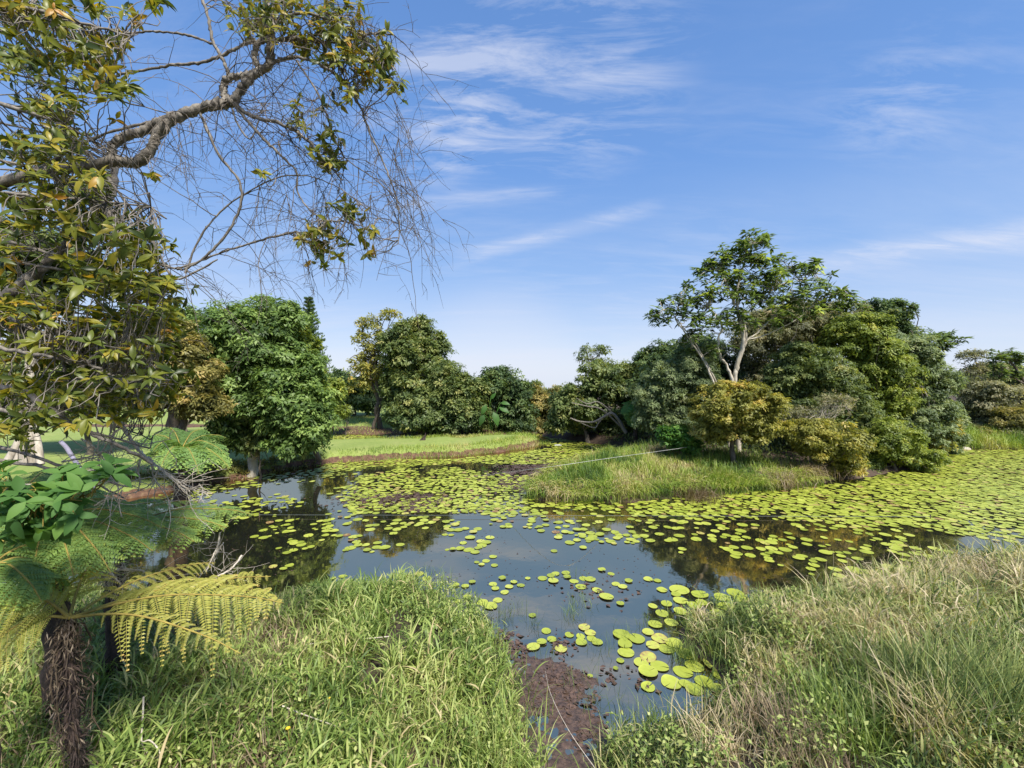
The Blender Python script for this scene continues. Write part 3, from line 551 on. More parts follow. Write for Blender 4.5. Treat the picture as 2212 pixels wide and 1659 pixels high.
IT = [('straw-coloured heap of dead grass on top of the island', 1430, 985, .45, 500, .5, 'fernd', .8), ('drooping grass tussock over the island waterline', 1560, 1045, .2, 700, .65, 'grassi', .45),
      ('dead brown grass tussock hanging at the island edge', 1500, 1062, .2, 600, .6, 'fernd', .6), ('tan grass tussock by the shrubs at the right end of the island', 1680, 1040, .2, 700, .6, 'fernd', .75),
      ('green grass tussock at the left tip of the island', 1180, 1068, .1, 500, .45, 'grassi', .15), ('tall green and brown tuft at the back left of the island', 1288, 1000, .4, 350, .6, 'grassi', .25),
      ('yellow-green grass hummock left of the island middle', 1330, 1050, .3, 500, .5, 'grassi', .3), ('dark green grass under the golden shrub', 1560, 985, .5, 500, .45, 'grass', .0),
      ('brown reed clump below the dark shrubs of the island', 1750, 1030, .2, 600, .6, 'fernd', .5)]
for i, (lb, u, v, zb, n, H, mt, t0) in enumerate(IT): tussock('grass_tussock', lb, u, v, zb, n, H, .018, M[mt], t0, -1.57 if 'droop' in lb or 'hang' in lb else None, 160 + i, .35, group='tussocks on the island')
# fringe of the spit, and bank of the far right
rng = np.random.default_rng(9); acc = Acc()
rt, d = ground_pts(rng, [(-10.5, 15.5), (-8.5, 18.4), (-2.5, 20.4), (2.2, 23.8), (2.2, 25.8), (-14, 25), (-14, 20)], 90000)
k = (d < 1.1 + .5 * fbm(rt[:, 0], rt[:, 1], .7, 2, 2) - .45) & (rng.random(len(rt)) < np.clip((rt[:, 0] + 9.5) / 9, .08, .8)); rt, d = rt[k], d[k]; n = len(rt)
blades(acc, rng, rt, rng.uniform(0, 6.28, n), np.abs(rng.normal(size=n)) * .35, rng.uniform(0, 1.2, n), rng.uniform(.05, .24, n), rng.uniform(.012, .022, n), .50 + (fbm(rt[:, 0], rt[:, 1], .8, 61, 2) - .5) * .9 + rng.normal(size=n) * .12, 2)
rt, d = ground_pts(rng, [(-16, 28), (0, 26.8), (2, 29), (0, 33), (-16, 34)], 26000); n = len(rt); rt = rt[rng.random(n) < .4]; n = len(rt)
blades(acc, rng, rt, rng.uniform(0, 6.28, n), np.abs(rng.normal(size=n)) * .35, rng.uniform(0, 1.0, n), rng.uniform(.05, .16, n), rng.uniform(.02, .03, n), .55 + rng.normal(size=n) * .15, 2)
tag(acc.build('grass', M['grassi']), 'rough seeding grass fringe along the mown spit', 'grass', None, 'stuff')
acc = Acc(); rt, d = ground_pts(rng, [(20.6, 21), (24, 22.6), (40, 22), (40, 26), (20, 26)], 26000); n = len(rt)
blades(acc, rng, rt, rng.uniform(0, 6.28, n), np.abs(rng.normal(size=n)) * .4, rng.uniform(.3, 1.4, n), rng.uniform(.3, .8, n), rng.uniform(.02, .04, n), .45 + (fbm(rt[:, 0], rt[:, 1], .5, 61, 2) - .5) * 1.2, 3)
tag(acc.build('grass', M['grassi']), 'tall rank grass along the far right bank', 'grass', None, 'stuff')

rng = np.random.default_rng(15)
for nm, lb, poly, n, hmx in [('undergrowth', 'low dark leafy undergrowth beneath the island trees', [(6.2, 20.5), (9.5, 17.4), (13.5, 17.4), (19, 20.2), (22.5, 23.5), (40, 26), (40, 40), (6, 40), (2.6, 28), (5.2, 25.0)], 16000, .55),
                         ('undergrowth', 'low dark leafy undergrowth along the far end of the pond', [(-6, 27.6), (1.4, 27.6), (3, 32), (8, 45), (-2, 45), (-6, 32)], 9000, .5),
                         ('undergrowth', 'dead leaves and small weeds on the shaded left bank under the trees', [(-11.5, 14.8), (-8.5, 18.6), (-8.2, 19.2), (-11.2, 17.4), (-14, 14.5)], 2500, .12)]:
    rt, d = ground_pts(rng, poly, n); m = len(rt); acc = Acc(); hgt = rng.random(m)**1.5 * hmx * (.3 + 1.2 * fbm(rt[:, 0], rt[:, 1], .6, 3, 2))
    for k in range(5): scatter(acc, *LEAF, rt + rng.normal(size=(m, 3)) * [.12, .12, 0] + np.column_stack([np.zeros(m), np.zeros(m), hgt * (k + 1) / 5]), rdir(rng, m) + [0, 0, .3], rdir(rng, m) * .6 + [0, 0, 1], .15, .07, np.clip(rng.normal(size=m) * .2 + .35, 0, 1))
    tag(acc.build(nm, M['mix'] if hmx > .2 else M['olive']), lb, 'undergrowth', None, 'stuff')

# ------------------------------------------------------------------ trees
def crown(rng, acc, blobs, L, W, cover=1.6, lobes=1.0, sub=(.16, .36), inner=.3, droop=.3, flat=.62, tv=.30, ragged=.62):
    L, W, cover = L * .88, W * .88, cover * .9
    tips = []; blobs = list(blobs)
    if ragged:
        for (c, r) in list(blobs):
            r = np.asarray(r)
            for k in range(4):
                d = rdir(rng, 1)[0]; d[2] = abs(d[2]) * .9; blobs.append((c + d * r * rng.uniform(.8, 1.05), r * rng.uniform(.20, .36) * ragged * 1.6))
    for (c, r) in blobs:
        r = np.asarray(r); area = 4 * np.pi * ((r[0] * r[1])**1.6 / 3 + (r[0] * r[2])**1.6 / 3 + (r[1] * r[2])**1.6 / 3)**(1 / 1.6)
        nl = int(area * cover * 2.6 / (L * W)); rm = r.mean(); ns = max(6, int(area * 1.15 * lobes / (rm * sum(sub) / 2)**2 / 3.14)); ns = min(ns, 420)
        dd = rdir(rng, ns); dd[:, 2] = np.where(dd[:, 2] < -.55, -dd[:, 2], dd[:, 2]); dd = unit(dd)
        sc_ = c + dd * r * rng.uniform(.58, 1.12, (ns, 1)); sr = rm * rng.uniform(sub[0], sub[1], ns); st = rng.normal(size=ns) * tv * .6
        K = 7; npk = max(nl // K, 3); si = rng.integers(0, ns, npk); d2 = rdir(rng, npk); d2[:, 2] = np.where((d2[:, 2] < 0) & (rng.random(npk) < .75), -d2[:, 2], d2[:, 2])
        pk = sc_[si] + d2 * (sr[si] * rng.uniform(.45, 1.1, npk)**.7)[:, None] * [1, 1, flat]; out = dd[si]
        n0 = unit(d2 * .7 + out * .4 + [0, 0, .5] + rng.normal(size=(npk, 3)) * .3); pt = st[si] + rng.normal(size=npk) * tv * .3
        for k in range(K):                                 # sprays of leaves that share a facing
            fan = unit(np.cross(n0, rng.normal(size=(npk, 3)))); ax = unit(fan + out * .3 + [0, 0, -droop]); s = rng.uniform(.65, 1.25, npk)
            nm = unit(n0 + fan * .35 + rng.normal(size=(npk, 3)) * .2)
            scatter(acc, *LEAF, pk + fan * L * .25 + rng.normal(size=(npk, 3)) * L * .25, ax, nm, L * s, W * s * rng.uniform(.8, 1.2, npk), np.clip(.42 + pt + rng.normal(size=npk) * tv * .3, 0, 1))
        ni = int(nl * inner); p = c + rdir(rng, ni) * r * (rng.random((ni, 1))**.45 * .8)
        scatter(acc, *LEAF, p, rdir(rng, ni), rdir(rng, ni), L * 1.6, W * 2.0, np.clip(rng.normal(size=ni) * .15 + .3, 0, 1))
        tips.append((sc_, c))
    return tips
def tree(name, label, cat, base, Y, blobs, mat, L=.15, W=.07, bark='bark', trad=.12, cover=1.5, seed=0, group=None, trunk=True, depth=.85, limbs=12, stems=1, **kw):
    rng = np.random.default_rng(seed + 1000); u, v = base; b = V(u, v, Y); zz = gz(b[0], b[1]); b[2] = max(min(b[2], zz), -.3) if zz > -.3 else b[2]
    e = empty(name, b, label, cat, group); BL = []
    for bl in blobs:
        bu, bv, ru, rv = bl[:4]; dy = bl[4] if len(bl) > 4 else 0; Yb = Y + dy
        BL.append((V(bu, bv, Yb), (ru / F * Yb, (bl[5] if len(bl) > 5 else ru * depth / F * Yb), rv / F * Yb)))
    a = Acc(); tips = crown(rng, a, BL, L, W, cover, **kw); a.build('crown', mat, e)
    if trunk:
        t = Acc(); top = np.mean([c for c, r in BL], 0)
        for s in range(stems):
            off = np.array([rng.normal() * trad * 1.6, rng.normal() * trad, 0]) * (s > 0); tp = top + (rng.normal(size=3) * .25 * np.array(BL[0][1]) if s else 0)
            pts = wiggle(rng, b + off - [0, 0, .15], tp, 12, .35); tube(t, pts, np.linspace(trad * (1.25 if s == 0 else .8), trad * .35, 12), 8)
        for k in range(limbs):
            sc_, c = tips[k % len(tips)]; tgt = sc_[rng.integers(len(sc_))]; st_ = pts[rng.integers(5, 12)] if rng.random() < .7 else c
            tube(t, wiggle(rng, st_, tgt, 8, .5), np.linspace(trad * .38, trad * .08, 8), 5)
        t.build('trunk', M[bark], e, True)
    return e
GL = 'trees on the lawn across the left water'; GC = 'trees at the far end of the pond'; GI = 'trees and shrubs on the island'; GR = 'trees on the far right bank'
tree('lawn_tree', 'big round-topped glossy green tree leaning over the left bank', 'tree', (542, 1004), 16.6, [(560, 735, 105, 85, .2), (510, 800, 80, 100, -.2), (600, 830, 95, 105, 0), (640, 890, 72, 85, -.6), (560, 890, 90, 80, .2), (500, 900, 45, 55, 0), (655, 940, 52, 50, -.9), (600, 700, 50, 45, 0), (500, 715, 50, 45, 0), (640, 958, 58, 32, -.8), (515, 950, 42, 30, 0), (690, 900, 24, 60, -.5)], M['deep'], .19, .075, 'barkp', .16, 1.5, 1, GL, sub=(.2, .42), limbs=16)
tree('lawn_tree', 'smaller brighter green tree merged with the right side of the big round tree', 'tree', (690, 985), 17.2, [(655, 780, 38, 60), (672, 850, 42, 60), (684, 905, 30, 55), (640, 730, 25, 30)], M['yell'], .18, .07, 'bark', .08, 1.2, 2, GL)
tree('lawn_shrub', 'low leafy sucker shrub at the foot of the big round tree', 'shrub', (560, 990), 16.2, [(562, 950, 30, 28), (540, 975, 14, 12)], M['mix'], .17, .06, 'bark', .04, 1.2, 3, None)
tree('olive_tree', 'olive-brown leaved tree with a forked dark trunk left of the big round tree', 'tree', (392, 985), 13.6, [(360, 760, 75, 70), (400, 830, 80, 60), (330, 840, 80, 70), (430, 880, 55, 35), (300, 780, 60, 60), (380, 720, 40, 30)], M['olive'], .14, .055, 'bark', .2, 1.3, 4, GL, stems=3, limbs=18)
tree('feathery_tree', 'tall feathery green tree showing above the olive-brown tree', 'tree', (395, 930), 22, [(395, 690, 38, 28), (370, 720, 45, 30), (420, 740, 30, 26), (400, 800, 40, 50)], M['deep'], .24, .07, 'bark', .1, .8, 5, GL)
tree('background_tree', 'mid green tree behind the pale trunk at the far left', 'tree', (190, 960), 19, [(200, 860, 70, 60), (120, 850, 80, 70), (40, 850, 80, 80), (250, 800, 60, 60)], M['mix'], .2, .09, 'bark', .1, 1.1, 6, GL)
tree('dark_tree', 'dull dark tree on the lawn beyond the big round tree', 'tree', (762, 915), 34, [(760, 855, 55, 40), (735, 830, 38, 26), (800, 865, 38, 35), (725, 880, 30, 30), (810, 825, 20, 30)], M['dark'], .28, .13, 'bark', .15, 1.2, 7, GC)
tree('young_tree', 'slim young tree with drooping leaves right of the big round tree', 'tree', (723, 915), 27, [(722, 845, 26, 22), (715, 875, 22, 18), (738, 890, 16, 12)], M['yell'], .28, .10, 'bark', .06, 1.0, 8, GC)
tree('young_shrub', 'small pale green sapling on the far lawn in front of the dark tree', 'shrub', (748, 914), 28, [(748, 892, 12, 14)], M['silver'], .2, .07, 'bark', .04, 1.0, 9, None)
tree('slender_tree', 'tall slender sparse yellow-green tree with two thin trunks', 'tree', (820, 916), 29, [(800, 700, 24, 18), (840, 682, 24, 12), (785, 740, 20, 26), (775, 785, 18, 22), (822, 735, 18, 25), (805, 770, 26, 30), (800, 810, 32, 34), (830, 800, 28, 40), (782, 835, 26, 24)], M['gold'], .24, .10, 'bark', .16, .62, 10, GC, stems=2, limbs=26, inner=.05)
tree('leafy_tree', 'tall dense dark green tree with bushy branches, tallest at the pond end', 'tree', (868, 920), 28, [(905, 715, 36, 26, 1), (870, 725, 30, 26), (840, 740, 24, 24), (930, 760, 42, 40, 1), (880, 770, 48, 42), (945, 820, 46, 48), (885, 840, 52, 50), (850, 800, 26, 40), (850, 860, 26, 30)], M['mix'], .26, .10, 'barkl', .16, 1.3, 11, GC, limbs=26)
tree('creeper_tree', 'creeper-covered dark tree sloping down right of the tallest pond-end tree', 'tree', (960, 930), 27, [(970, 830, 42, 42), (955, 885, 60, 50), (1000, 870, 38, 50), (905, 895, 50, 40), (1020, 850, 30, 34), (1025, 900, 30, 40)], M['mix'], .24, .09, 'bark', .15, 1.4, 12, GC)
tree('bank_bush', 'dark bush overhanging the water below the tallest pond-end tree', 'shrub', (900, 938), 26.8, [(890, 915, 45, 22), (950, 918, 45, 20), (1000, 910, 40, 26), (850, 905, 20, 20)], M['dark'], .2, .08, 'bark', .1, 1.3, 13, GC)
tree('domed_tree', 'dome-shaped dark green tree draped in creepers at the centre of the pond end', 'tree', (1080, 936), 28.5, [(1080, 835, 50, 38), (1050, 860, 34, 40), (1115, 875, 40, 50), (1075, 900, 50, 34, 1), (1040, 915, 40, 22, 1), (1110, 918, 40, 18)], M['dark'], .25, .10, 'bark', .18, 1.4, 14, GC)
tree('vine_thicket', 'olive vine-draped thicket right of the domed tree', 'thicket', (1160, 934), 30, [(1160, 885, 44, 44), (1150, 850, 18, 18), (1200, 885, 44, 40), (1130, 905, 34, 28), (1180, 922, 50, 16), (1235, 870, 40, 30, 6), (1210, 862, 26, 16, 3)], M['olive'], .22, .08, 'bark', .12, 1.3, 15, GC)
tree('conical_tree', 'small pointed tree top behind the vine-draped thicket', 'tree', (1158, 900), 42, [(1158, 840, 14, 16), (1165, 858, 20, 16)], M['mix'], .25, .1, 'bark', .1, 1.1, 16, GC)
for i, (u, v, r, Yd) in enumerate([(1215, 852, 18, 80), (1238, 855, 22, 85), (1180, 856, 20, 86), (1265, 850, 24, 82), (700, 850, 30, 70), (640, 860, 40, 75), (2120, 808, 26, 85), (2165, 805, 22, 88), (2205, 808, 22, 84)]):
    tree('distant_tree', ['far tree in the gap at the pond end, leftmost of three', 'rounded far tree in the gap at the pond end', 'far tree just above the vine-draped thicket', 'far tree behind the feathery island thicket', 'far tree between the big round tree and the dark tree', 'far tree mostly hidden behind the big round tree', 'low far tree on the right skyline, left one', 'far tree in the middle of the right skyline', 'far tree at the right edge of the skyline'][i], 'tree', (u, 842), Yd, [(u, v, r, r * .7)], M['mix'], .6, .3, 'bark', .3, 1.1, 30 + i, 'far trees on the skyline')
# island
tree('hanging_thicket', 'dark green thicket hanging over the water at the left end of the island', 'thicket', (1270, 935), 24.6, [(1225, 870, 36, 36), (1300, 830, 50, 46), (1260, 890, 50, 34), (1340, 840, 50, 56, .6), (1215, 905, 26, 24), (1330, 915, 60, 26, 1.5), (1250, 920, 40, 18, 1), (1200, 925, 22, 12)], M['mix'], .22, .09, 'bark', .14, 1.35, 40, GI)
tree('airy_tree', 'thin airy tree poking above the island thicket', 'tree', (1300, 905), 26, [(1283, 760, 34, 12), (1300, 788, 24, 14), (1262, 778, 16, 8)], M['mix'], .22, .07, 'bark', .08, .55, 41, GI, inner=0, limbs=18)
tree('dark_tree', 'very dark tree behind the silver-green tree of the island', 'tree', (1420, 930), 24.5, [(1440, 775, 46, 36), (1400, 800, 36, 40), (1470, 800, 50, 50), (1390, 850, 40, 50), (1530, 800, 60, 70), (1400, 900, 50, 40), (1480, 890, 70, 50), (1600, 860, 80, 80)], M['dark'], .2, .08, 'bark', .18, 1.3, 42, GI)
tree('silver_tree', 'dull silver-green small-leaved tree left of the golden shrub', 'tree', (1440, 960), 19.6, [(1430, 850, 56, 60), (1480, 820, 56, 50), (1400, 900, 34, 44), (1455, 910, 48, 40), (1520, 850, 40, 60), (1500, 780, 50, 40)], M['silver'], .12, .045, 'barkl', .14, 1.2, 43, GI, limbs=24)
tree('pale_shrub', 'light green broad-leaved shrub between the silver-green tree and the golden shrub', 'shrub', (1470, 985), 17.4, [(1462, 950, 34, 28), (1440, 938, 22, 14), (1490, 965, 26, 18)], M['bright'], .16, .07, 'bark', .05, 1.1, 44, GI)
tree('golden_shrub', 'rounded golden-tipped shrub on the island', 'shrub', (1600, 1000), 16.6, [(1585, 885, 82, 58), (1625, 920, 62, 46, -.2), (1545, 925, 50, 42), (1600, 870, 40, 40, -.4)], M['gold'], .12, .055, 'bark', .1, 1.5, 45, GI, sub=(.12, .26))
tree('scrub_tree', 'twiggy grey-brown scrubby tree behind the pale trunk', 'tree', (1700, 960), 21.5, [(1720, 715, 80, 60, 1), (1640, 740, 70, 60, 1), (1790, 710, 70, 50, 1), (1690, 690, 50, 30, 1), (1660, 830, 70, 60, 1.5), (1740, 880, 60, 60)], M['grey'], .14, .05, 'barkl', .14, .9, 46, GI, limbs=60)
tree('green_tree', 'mid green bushy tree right of the pale trunk', 'tree', (1760, 980), 19.5, [(1745, 790, 66, 46), (1700, 830, 46, 50), (1790, 830, 60, 54), (1820, 890, 56, 54), (1710, 900, 60, 50), (1760, 950, 60, 40), (1850, 930, 50, 50)], M['mix'], .13, .055, 'bark', .14, 1.4, 47, GI)
tree('green_tree', 'taller yellow-green bushy tree near the right end of the island', 'tree', (1880, 985), 20.5, [(1860, 740, 62, 60), (1890, 810, 66, 70), (1840, 710, 42, 30), (1880, 890, 60, 60), (1930, 850, 40, 70)], M['yell'], .14, .06, 'bark', .16, 1.35, 48, GI)
tree('grey_tree', 'grey-green tree sloping down to the water at the right end of the island', 'tree', (1990, 990), 21.5, [(1960, 790, 56, 70), (2000, 850, 50, 70), (1980, 920, 70, 60), (2030, 930, 44, 50), (2050, 960, 30, 30)], M['silver'], .15, .06, 'barkl', .15, 1.2, 49, GI, limbs=26)
tree('dark_tree', 'dark flat-topped tree rising behind the yellow-green tree', 'tree', (1920, 960), 25, [(1900, 680, 46, 30), (1935, 690, 34, 40), (1950, 740, 40, 40)], M['dark'], .2, .09, 'bark', .16, 1.2, 50, GI)
tree('shore_shrub', 'pale olive shrub hanging to the water right of the golden shrub', 'shrub', (1780, 1020), 16.2, [(1790, 960, 66, 48), (1750, 950, 48, 40), (1820, 1000, 42, 34)], M['gold'], .13, .05, 'bark', .09, 1.4, 51, GI)
tree('shore_shrub', 'yellow-green shrub over the dark water below the grey-green tree', 'shrub', (1930, 1010), 17.8, [(1920, 960, 56, 50), (1870, 1000, 34, 30), (1980, 990, 50, 26)], M['yell'], .13, .05, 'bark', .09, 1.25, 52, GI)
tree('dead_scrub', 'dry brown leafless scrub tangle among the island shrubs', 'shrub', (1750, 960), 17.6, [(1730, 910, 44, 32), (1800, 880, 40, 30)], M['grey'], .09, .03, 'stick', .05, .35, 53, GI, limbs=90, inner=.02)
tree('yellow_bush', 'yellow-leaved bush at the right tip of the island', 'shrub', (2050, 985), 21.0, [(2048, 925, 24, 26), (2030, 960, 24, 16)], M['gold'], .15, .06, 'bark', .06, 1.1, 54, GI)
tree('scrub', 'grey twiggy scrub on the far right bank', 'shrub', (2140, 965), 26, [(2130, 870, 56, 50), (2190, 880, 60, 50, 1), (2110, 930, 40, 36), (2180, 935, 60, 30, -1), (2260, 900, 60, 60)], M['grey'], .16, .06, 'barkl', .1, 1.1, 55, GR, limbs=40)
tree('scrub', 'olive green bush low on the far right bank', 'shrub', (2180, 965), 24.5, [(2190, 910, 44, 26), (2230, 930, 50, 30), (2130, 945, 40, 18)], M['olive'], .16, .06, 'bark', .08, 1.2, 56, GR)
tree('sparse_tree', 'sparse grey-leaved tree on the right skyline', 'tree', (2100, 930), 28, [(2090, 775, 18, 18), (2115, 770, 16, 14), (2105, 810, 22, 20), (2140, 795, 26, 12)], M['grey'], .2, .07, 'barkl', .08, .7, 57, GR, inner=0, limbs=24)
tree('skyline_scrub', 'low scrub running along the right skyline', 'shrub', (2150, 880), 40, [(2090, 835, 50, 26), (2160, 828, 60, 24), (2230, 830, 60, 28)], M['mix'], .26, .1, 'bark', .1, 1.1, 58, GR)

# umbrella-leaved trees: limbs by hand, whorls of long drooping leaflets at the tips
def rosettes(rng, acc, pos, up, L, W, nleaf, droop, tint, tmpl=LEAF, tv=.12, spread=1.0):
    n = len(pos); up = unit(up)
    for k in range(nleaf):
        rd = rdir(rng, n); side = unit(np.cross(up, rd)); ax = unit(side * spread + up * (1 - droop * 2) * rng.uniform(.3, 1, (n, 1)) + [0, 0, -droop * .6])
        nm = unit(up + side * .2 + rng.normal(size=(n, 3)) * .25 + [0, 0, .4]); s = rng.uniform(.5, 1.3, n)
        scatter(acc, *tmpl, pos + up * (rng.random((n, 1)) * L * .35), ax, nm, L * s, W * s, np.clip(tint + rng.normal(size=n) * tv, 0, 1))
def umbrella(name, label, base, Y, limbs, clusters, L, W, bark, seed, group, r0=.1, npc=14, mat='umb'):
    rng = np.random.default_rng(seed); b = V(*base, Y); zz = gz(b[0], b[1]); b[2] = min(b[2], zz); e = empty(name, b, label, 'tree', group)
    t = Acc(); nodes = []
    for P, ra, rb in limbs:
        pts = spline([V(p[0], p[1], Y + (p[2] if len(p) > 2 else 0)) for p in P], 7); pts = pts + rng.normal(size=pts.shape) * .012; tube(t, pts, np.linspace(ra, rb, len(pts)) * (1 + .12 * rng.normal(size=len(pts))), 8); nodes.append(pts)
    nodes = np.vstack(nodes); a = Acc()
    for (u, v, ru, rv, n) in clusters:
        c = V(u, v, Y); n = max(2, int(n * 1.2)); p = c + rng.normal(size=(n, 3)) * [ru / F * Y * .55, ru / F * Y * .5, rv / F * Y * .5]
        tint = np.clip(rng.normal(size=n) * .16 + .38 + (rng.random(n) < .06) * .5, 0, 1)
        for q in p:
            st_ = nodes[np.argmin(((nodes - q)**2).sum(1) + rng.random(len(nodes)) * .4)]; tube(t, wiggle(rng, st_, q, 6, .35, -.05), np.linspace(.022, .008, 6) * r0 * 10, 4)
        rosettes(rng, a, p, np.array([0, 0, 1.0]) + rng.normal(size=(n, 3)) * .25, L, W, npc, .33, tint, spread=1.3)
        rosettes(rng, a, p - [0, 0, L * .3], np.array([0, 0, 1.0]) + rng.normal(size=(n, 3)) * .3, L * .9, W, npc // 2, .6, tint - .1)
    t.build('trunk', M[bark], e, True); a.build('crown', M[mat], e); return e
umbrella('umbrella_tree', 'tall pale-trunked umbrella-leaved tree rising out of the island', (1592, 960), 18.6,
 [([(1596, 980), (1592, 900), (1588, 825), (1592, 790), (1606, 740), (1600, 700), (1594, 680), (1592, 640), (1597, 600), (1606, 575), (1612, 540), (1628, 520)], .115, .022),
  ([(1592, 800), (1600, 760), (1612, 735), (1606, 690), (1598, 670)], .07, .03),
  ([(1588, 660), (1578, 635), (1562, 600), (1548, 585), (1530, 570)], .06, .02),
  ([(1590, 900), (1582, 825), (1570, 790), (1555, 770), (1552, 735), (1560, 705), (1545, 680), (1530, 665)], .07, .025),
  ([(1600, 690), (1640, 650), (1680, 620), (1720, 600), (1760, 590)], .035, .012), ([(1606, 742), (1640, 715), (1665, 690), (1690, 660), (1710, 620), (1715, 580)], .032, .012), ([(1603, 735), (1650, 725), (1720, 690), (1780, 640), (1830, 620)], .03, .012),
  ([(1575, 965), (1565, 880), (1540, 810), (1500, 740), (1470, 700), (1440, 670), (1415, 680)], .04, .015), ([(1548, 840), (1520, 780), (1480, 720), (1460, 690), (1465, 660), (1470, 640)], .045, .015)],
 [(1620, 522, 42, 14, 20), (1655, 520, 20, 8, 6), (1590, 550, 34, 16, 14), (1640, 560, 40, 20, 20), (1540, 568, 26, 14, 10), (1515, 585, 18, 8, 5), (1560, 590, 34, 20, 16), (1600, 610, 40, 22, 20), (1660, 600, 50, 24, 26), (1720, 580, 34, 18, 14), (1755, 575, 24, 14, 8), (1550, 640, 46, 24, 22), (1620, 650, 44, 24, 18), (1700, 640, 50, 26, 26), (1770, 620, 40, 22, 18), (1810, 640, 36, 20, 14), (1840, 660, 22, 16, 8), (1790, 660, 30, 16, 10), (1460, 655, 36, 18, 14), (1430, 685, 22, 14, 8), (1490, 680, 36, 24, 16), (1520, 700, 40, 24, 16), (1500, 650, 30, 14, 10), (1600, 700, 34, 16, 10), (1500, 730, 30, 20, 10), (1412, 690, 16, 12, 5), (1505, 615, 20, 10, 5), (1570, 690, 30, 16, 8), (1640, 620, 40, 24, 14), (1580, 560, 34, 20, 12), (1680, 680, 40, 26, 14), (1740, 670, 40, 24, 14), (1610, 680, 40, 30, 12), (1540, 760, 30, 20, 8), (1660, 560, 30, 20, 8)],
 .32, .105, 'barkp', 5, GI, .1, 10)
umbrella('umbrella_tree', 'slim flat-topped umbrella tree standing alone on the right skyline', (2030, 860), 25, [([(2030, 870), (2032, 800), (2028, 760), (2030, 735)], .07, .04)], [(2030, 728, 26, 8, 16), (2010, 745, 24, 7, 8), (2045, 745, 22, 7, 8), (2028, 765, 14, 8, 3), (2040, 790, 12, 12, 2)], .42, .08, 'bark', 6, GR, .12)
umbrella('umbrella_tree', 'spreading tree at the right edge with layered dark leaf tiers', (2230, 900), 26, [([(2240, 900), (2215, 830), (2190, 790), (2170, 770)], .10, .03), ([(2215, 835), (2230, 790), (2220, 760)], .06, .03), ([(2215, 830), (2180, 812), (2150, 815)], .05, .02)], [(2180, 765, 26, 8, 14), (2160, 775, 14, 5, 6), (2205, 780, 22, 8, 12), (2170, 810, 24, 5, 8), (2200, 808, 18, 5, 8), (2150, 790, 20, 6, 6)], .34, .09, 'bark', 7, GR, .12)
# norfolk pine
rng = np.random.default_rng(77); b = V(680, 900, 52); b[2] = .5; e = empty('norfolk_pine', b, 'narrow tiered pine behind the big round tree', 'tree'); t = Acc(); top = V(666, 648, 52)
tube(t, wiggle(rng, b, top, 10, .05), np.linspace(.28, .03, 10), 7); t.build('trunk', M['bark'], e, True); a = Acc(); H = top[2] - b[2]
for k in range(26):
    zf = 1 - k / 27; rad = .35 + (1 - zf) * 2.6; c = b + (top - b) * zf
    for j in range(11):
        an = rng.uniform(0, 6.28); d = np.array([math.cos(an), math.sin(an), .35]); m = 46; s = rng.random(m)
        p = c + d * (s * rad)[:, None] + rng.normal(size=(m, 3)) * .05; p[:, 2] += .12 * s * s * rad
        scatter(a, *LEAF, p, np.tile(d, (m, 1)) * .6 + rng.normal(size=(m, 3)) * .5 + [0, 0, .5], rdir(rng, m), .28, .09, np.clip(rng.normal(size=m) * .15 + .35, 0, 1))
a.build('crown', M['dark'], e)
# curved dead boughs leaning out from the island thicket
rng = np.random.default_rng(12); b = V(1385, 940, 22.5); e = empty('leaning_bough', b, 'bare curved bough leaning low over the water from the dark thicket', 'branch'); t = Acc()
for P, ra, rb in [([(1352, 935), (1335, 905), (1320, 893), (1300, 903), (1280, 912), (1250, 910), (1232, 903)], .10, .03), ([(1300, 903), (1292, 915), (1285, 924), (1265, 918), (1240, 905)], .05, .02), ([(1345, 925), (1300, 885), (1270, 878), (1235, 870)], .05, .02), ([(1330, 900), (1310, 880), (1290, 868), (1268, 872), (1245, 860)], .05, .015)]:
    p = spline([V(x, y, 22.3) for x, y in P], 6); tube(t, p, np.linspace(ra, rb, len(p)), 7)
t.build('bough', M['barkl'], e, True)
# pale trunk at far left with flared foot
rng = np.random.default_rng(13); b = V(62, 975, 10.5); e = empty('pale_trunked_tree', b, 'pale buttressed trunk on the red bank at the far left', 'tree'); t = Acc()
for dx, rr in ((0, .13), (-.22, .07), (.2, .06), (-.1, .06)):
    p = spline([b + [dx * 2, -.1 * (dx != 0), -.3], b + [dx * 1.1, 0, .25], b + [dx * .3, 0, .9], b + [.05, 0, 2.2], b + [-.1, 0, 4.2]], 6); tube(t, p, np.linspace(rr * 1.3, rr * .6, len(p)), 9)
t.build('trunk', M['barkp'], e, True); a = Acc(); crown(rng, a, [(b + [0, 0, 4.4], (1.6, 1.3, 1.1)), (b + [-1.5, .3, 3.6], (1.3, 1.1, .9))], .16, .07, 1.0); a.build('crown', M['mix'], e)

# ------------------------------------------------------------------ big drooping leaves under the domed tree
rng = np.random.default_rng(14); b = V(1062, 930, 26.2); e = empty('broad_leaf_plant', b, 'plant with huge glossy drooping leaves at the dark pond end', 'plant')
for (u, v, ang, L) in [(1066, 900, -1.2, 1.1), (1050, 885, -2.0, .8), (1078, 890, -.4, .9), (1060, 872, .9, .6), (1045, 905, -1.9, .9), (1082, 880, -.1, .7)]:
    a = Acc(); p = V(u, v - 10, 25.9); scatter(a, *FLEAF, p[None], np.array([[math.cos(ang), -.3, math.sin(ang)]]), np.array([[.3, -1, .7]]), L * .8, L * .42, np.array([.15])); tube(a, wiggle(rng, b, p, 6, .2, .2), .02, 5, .3); a.build('leaf', M['bright'], e)

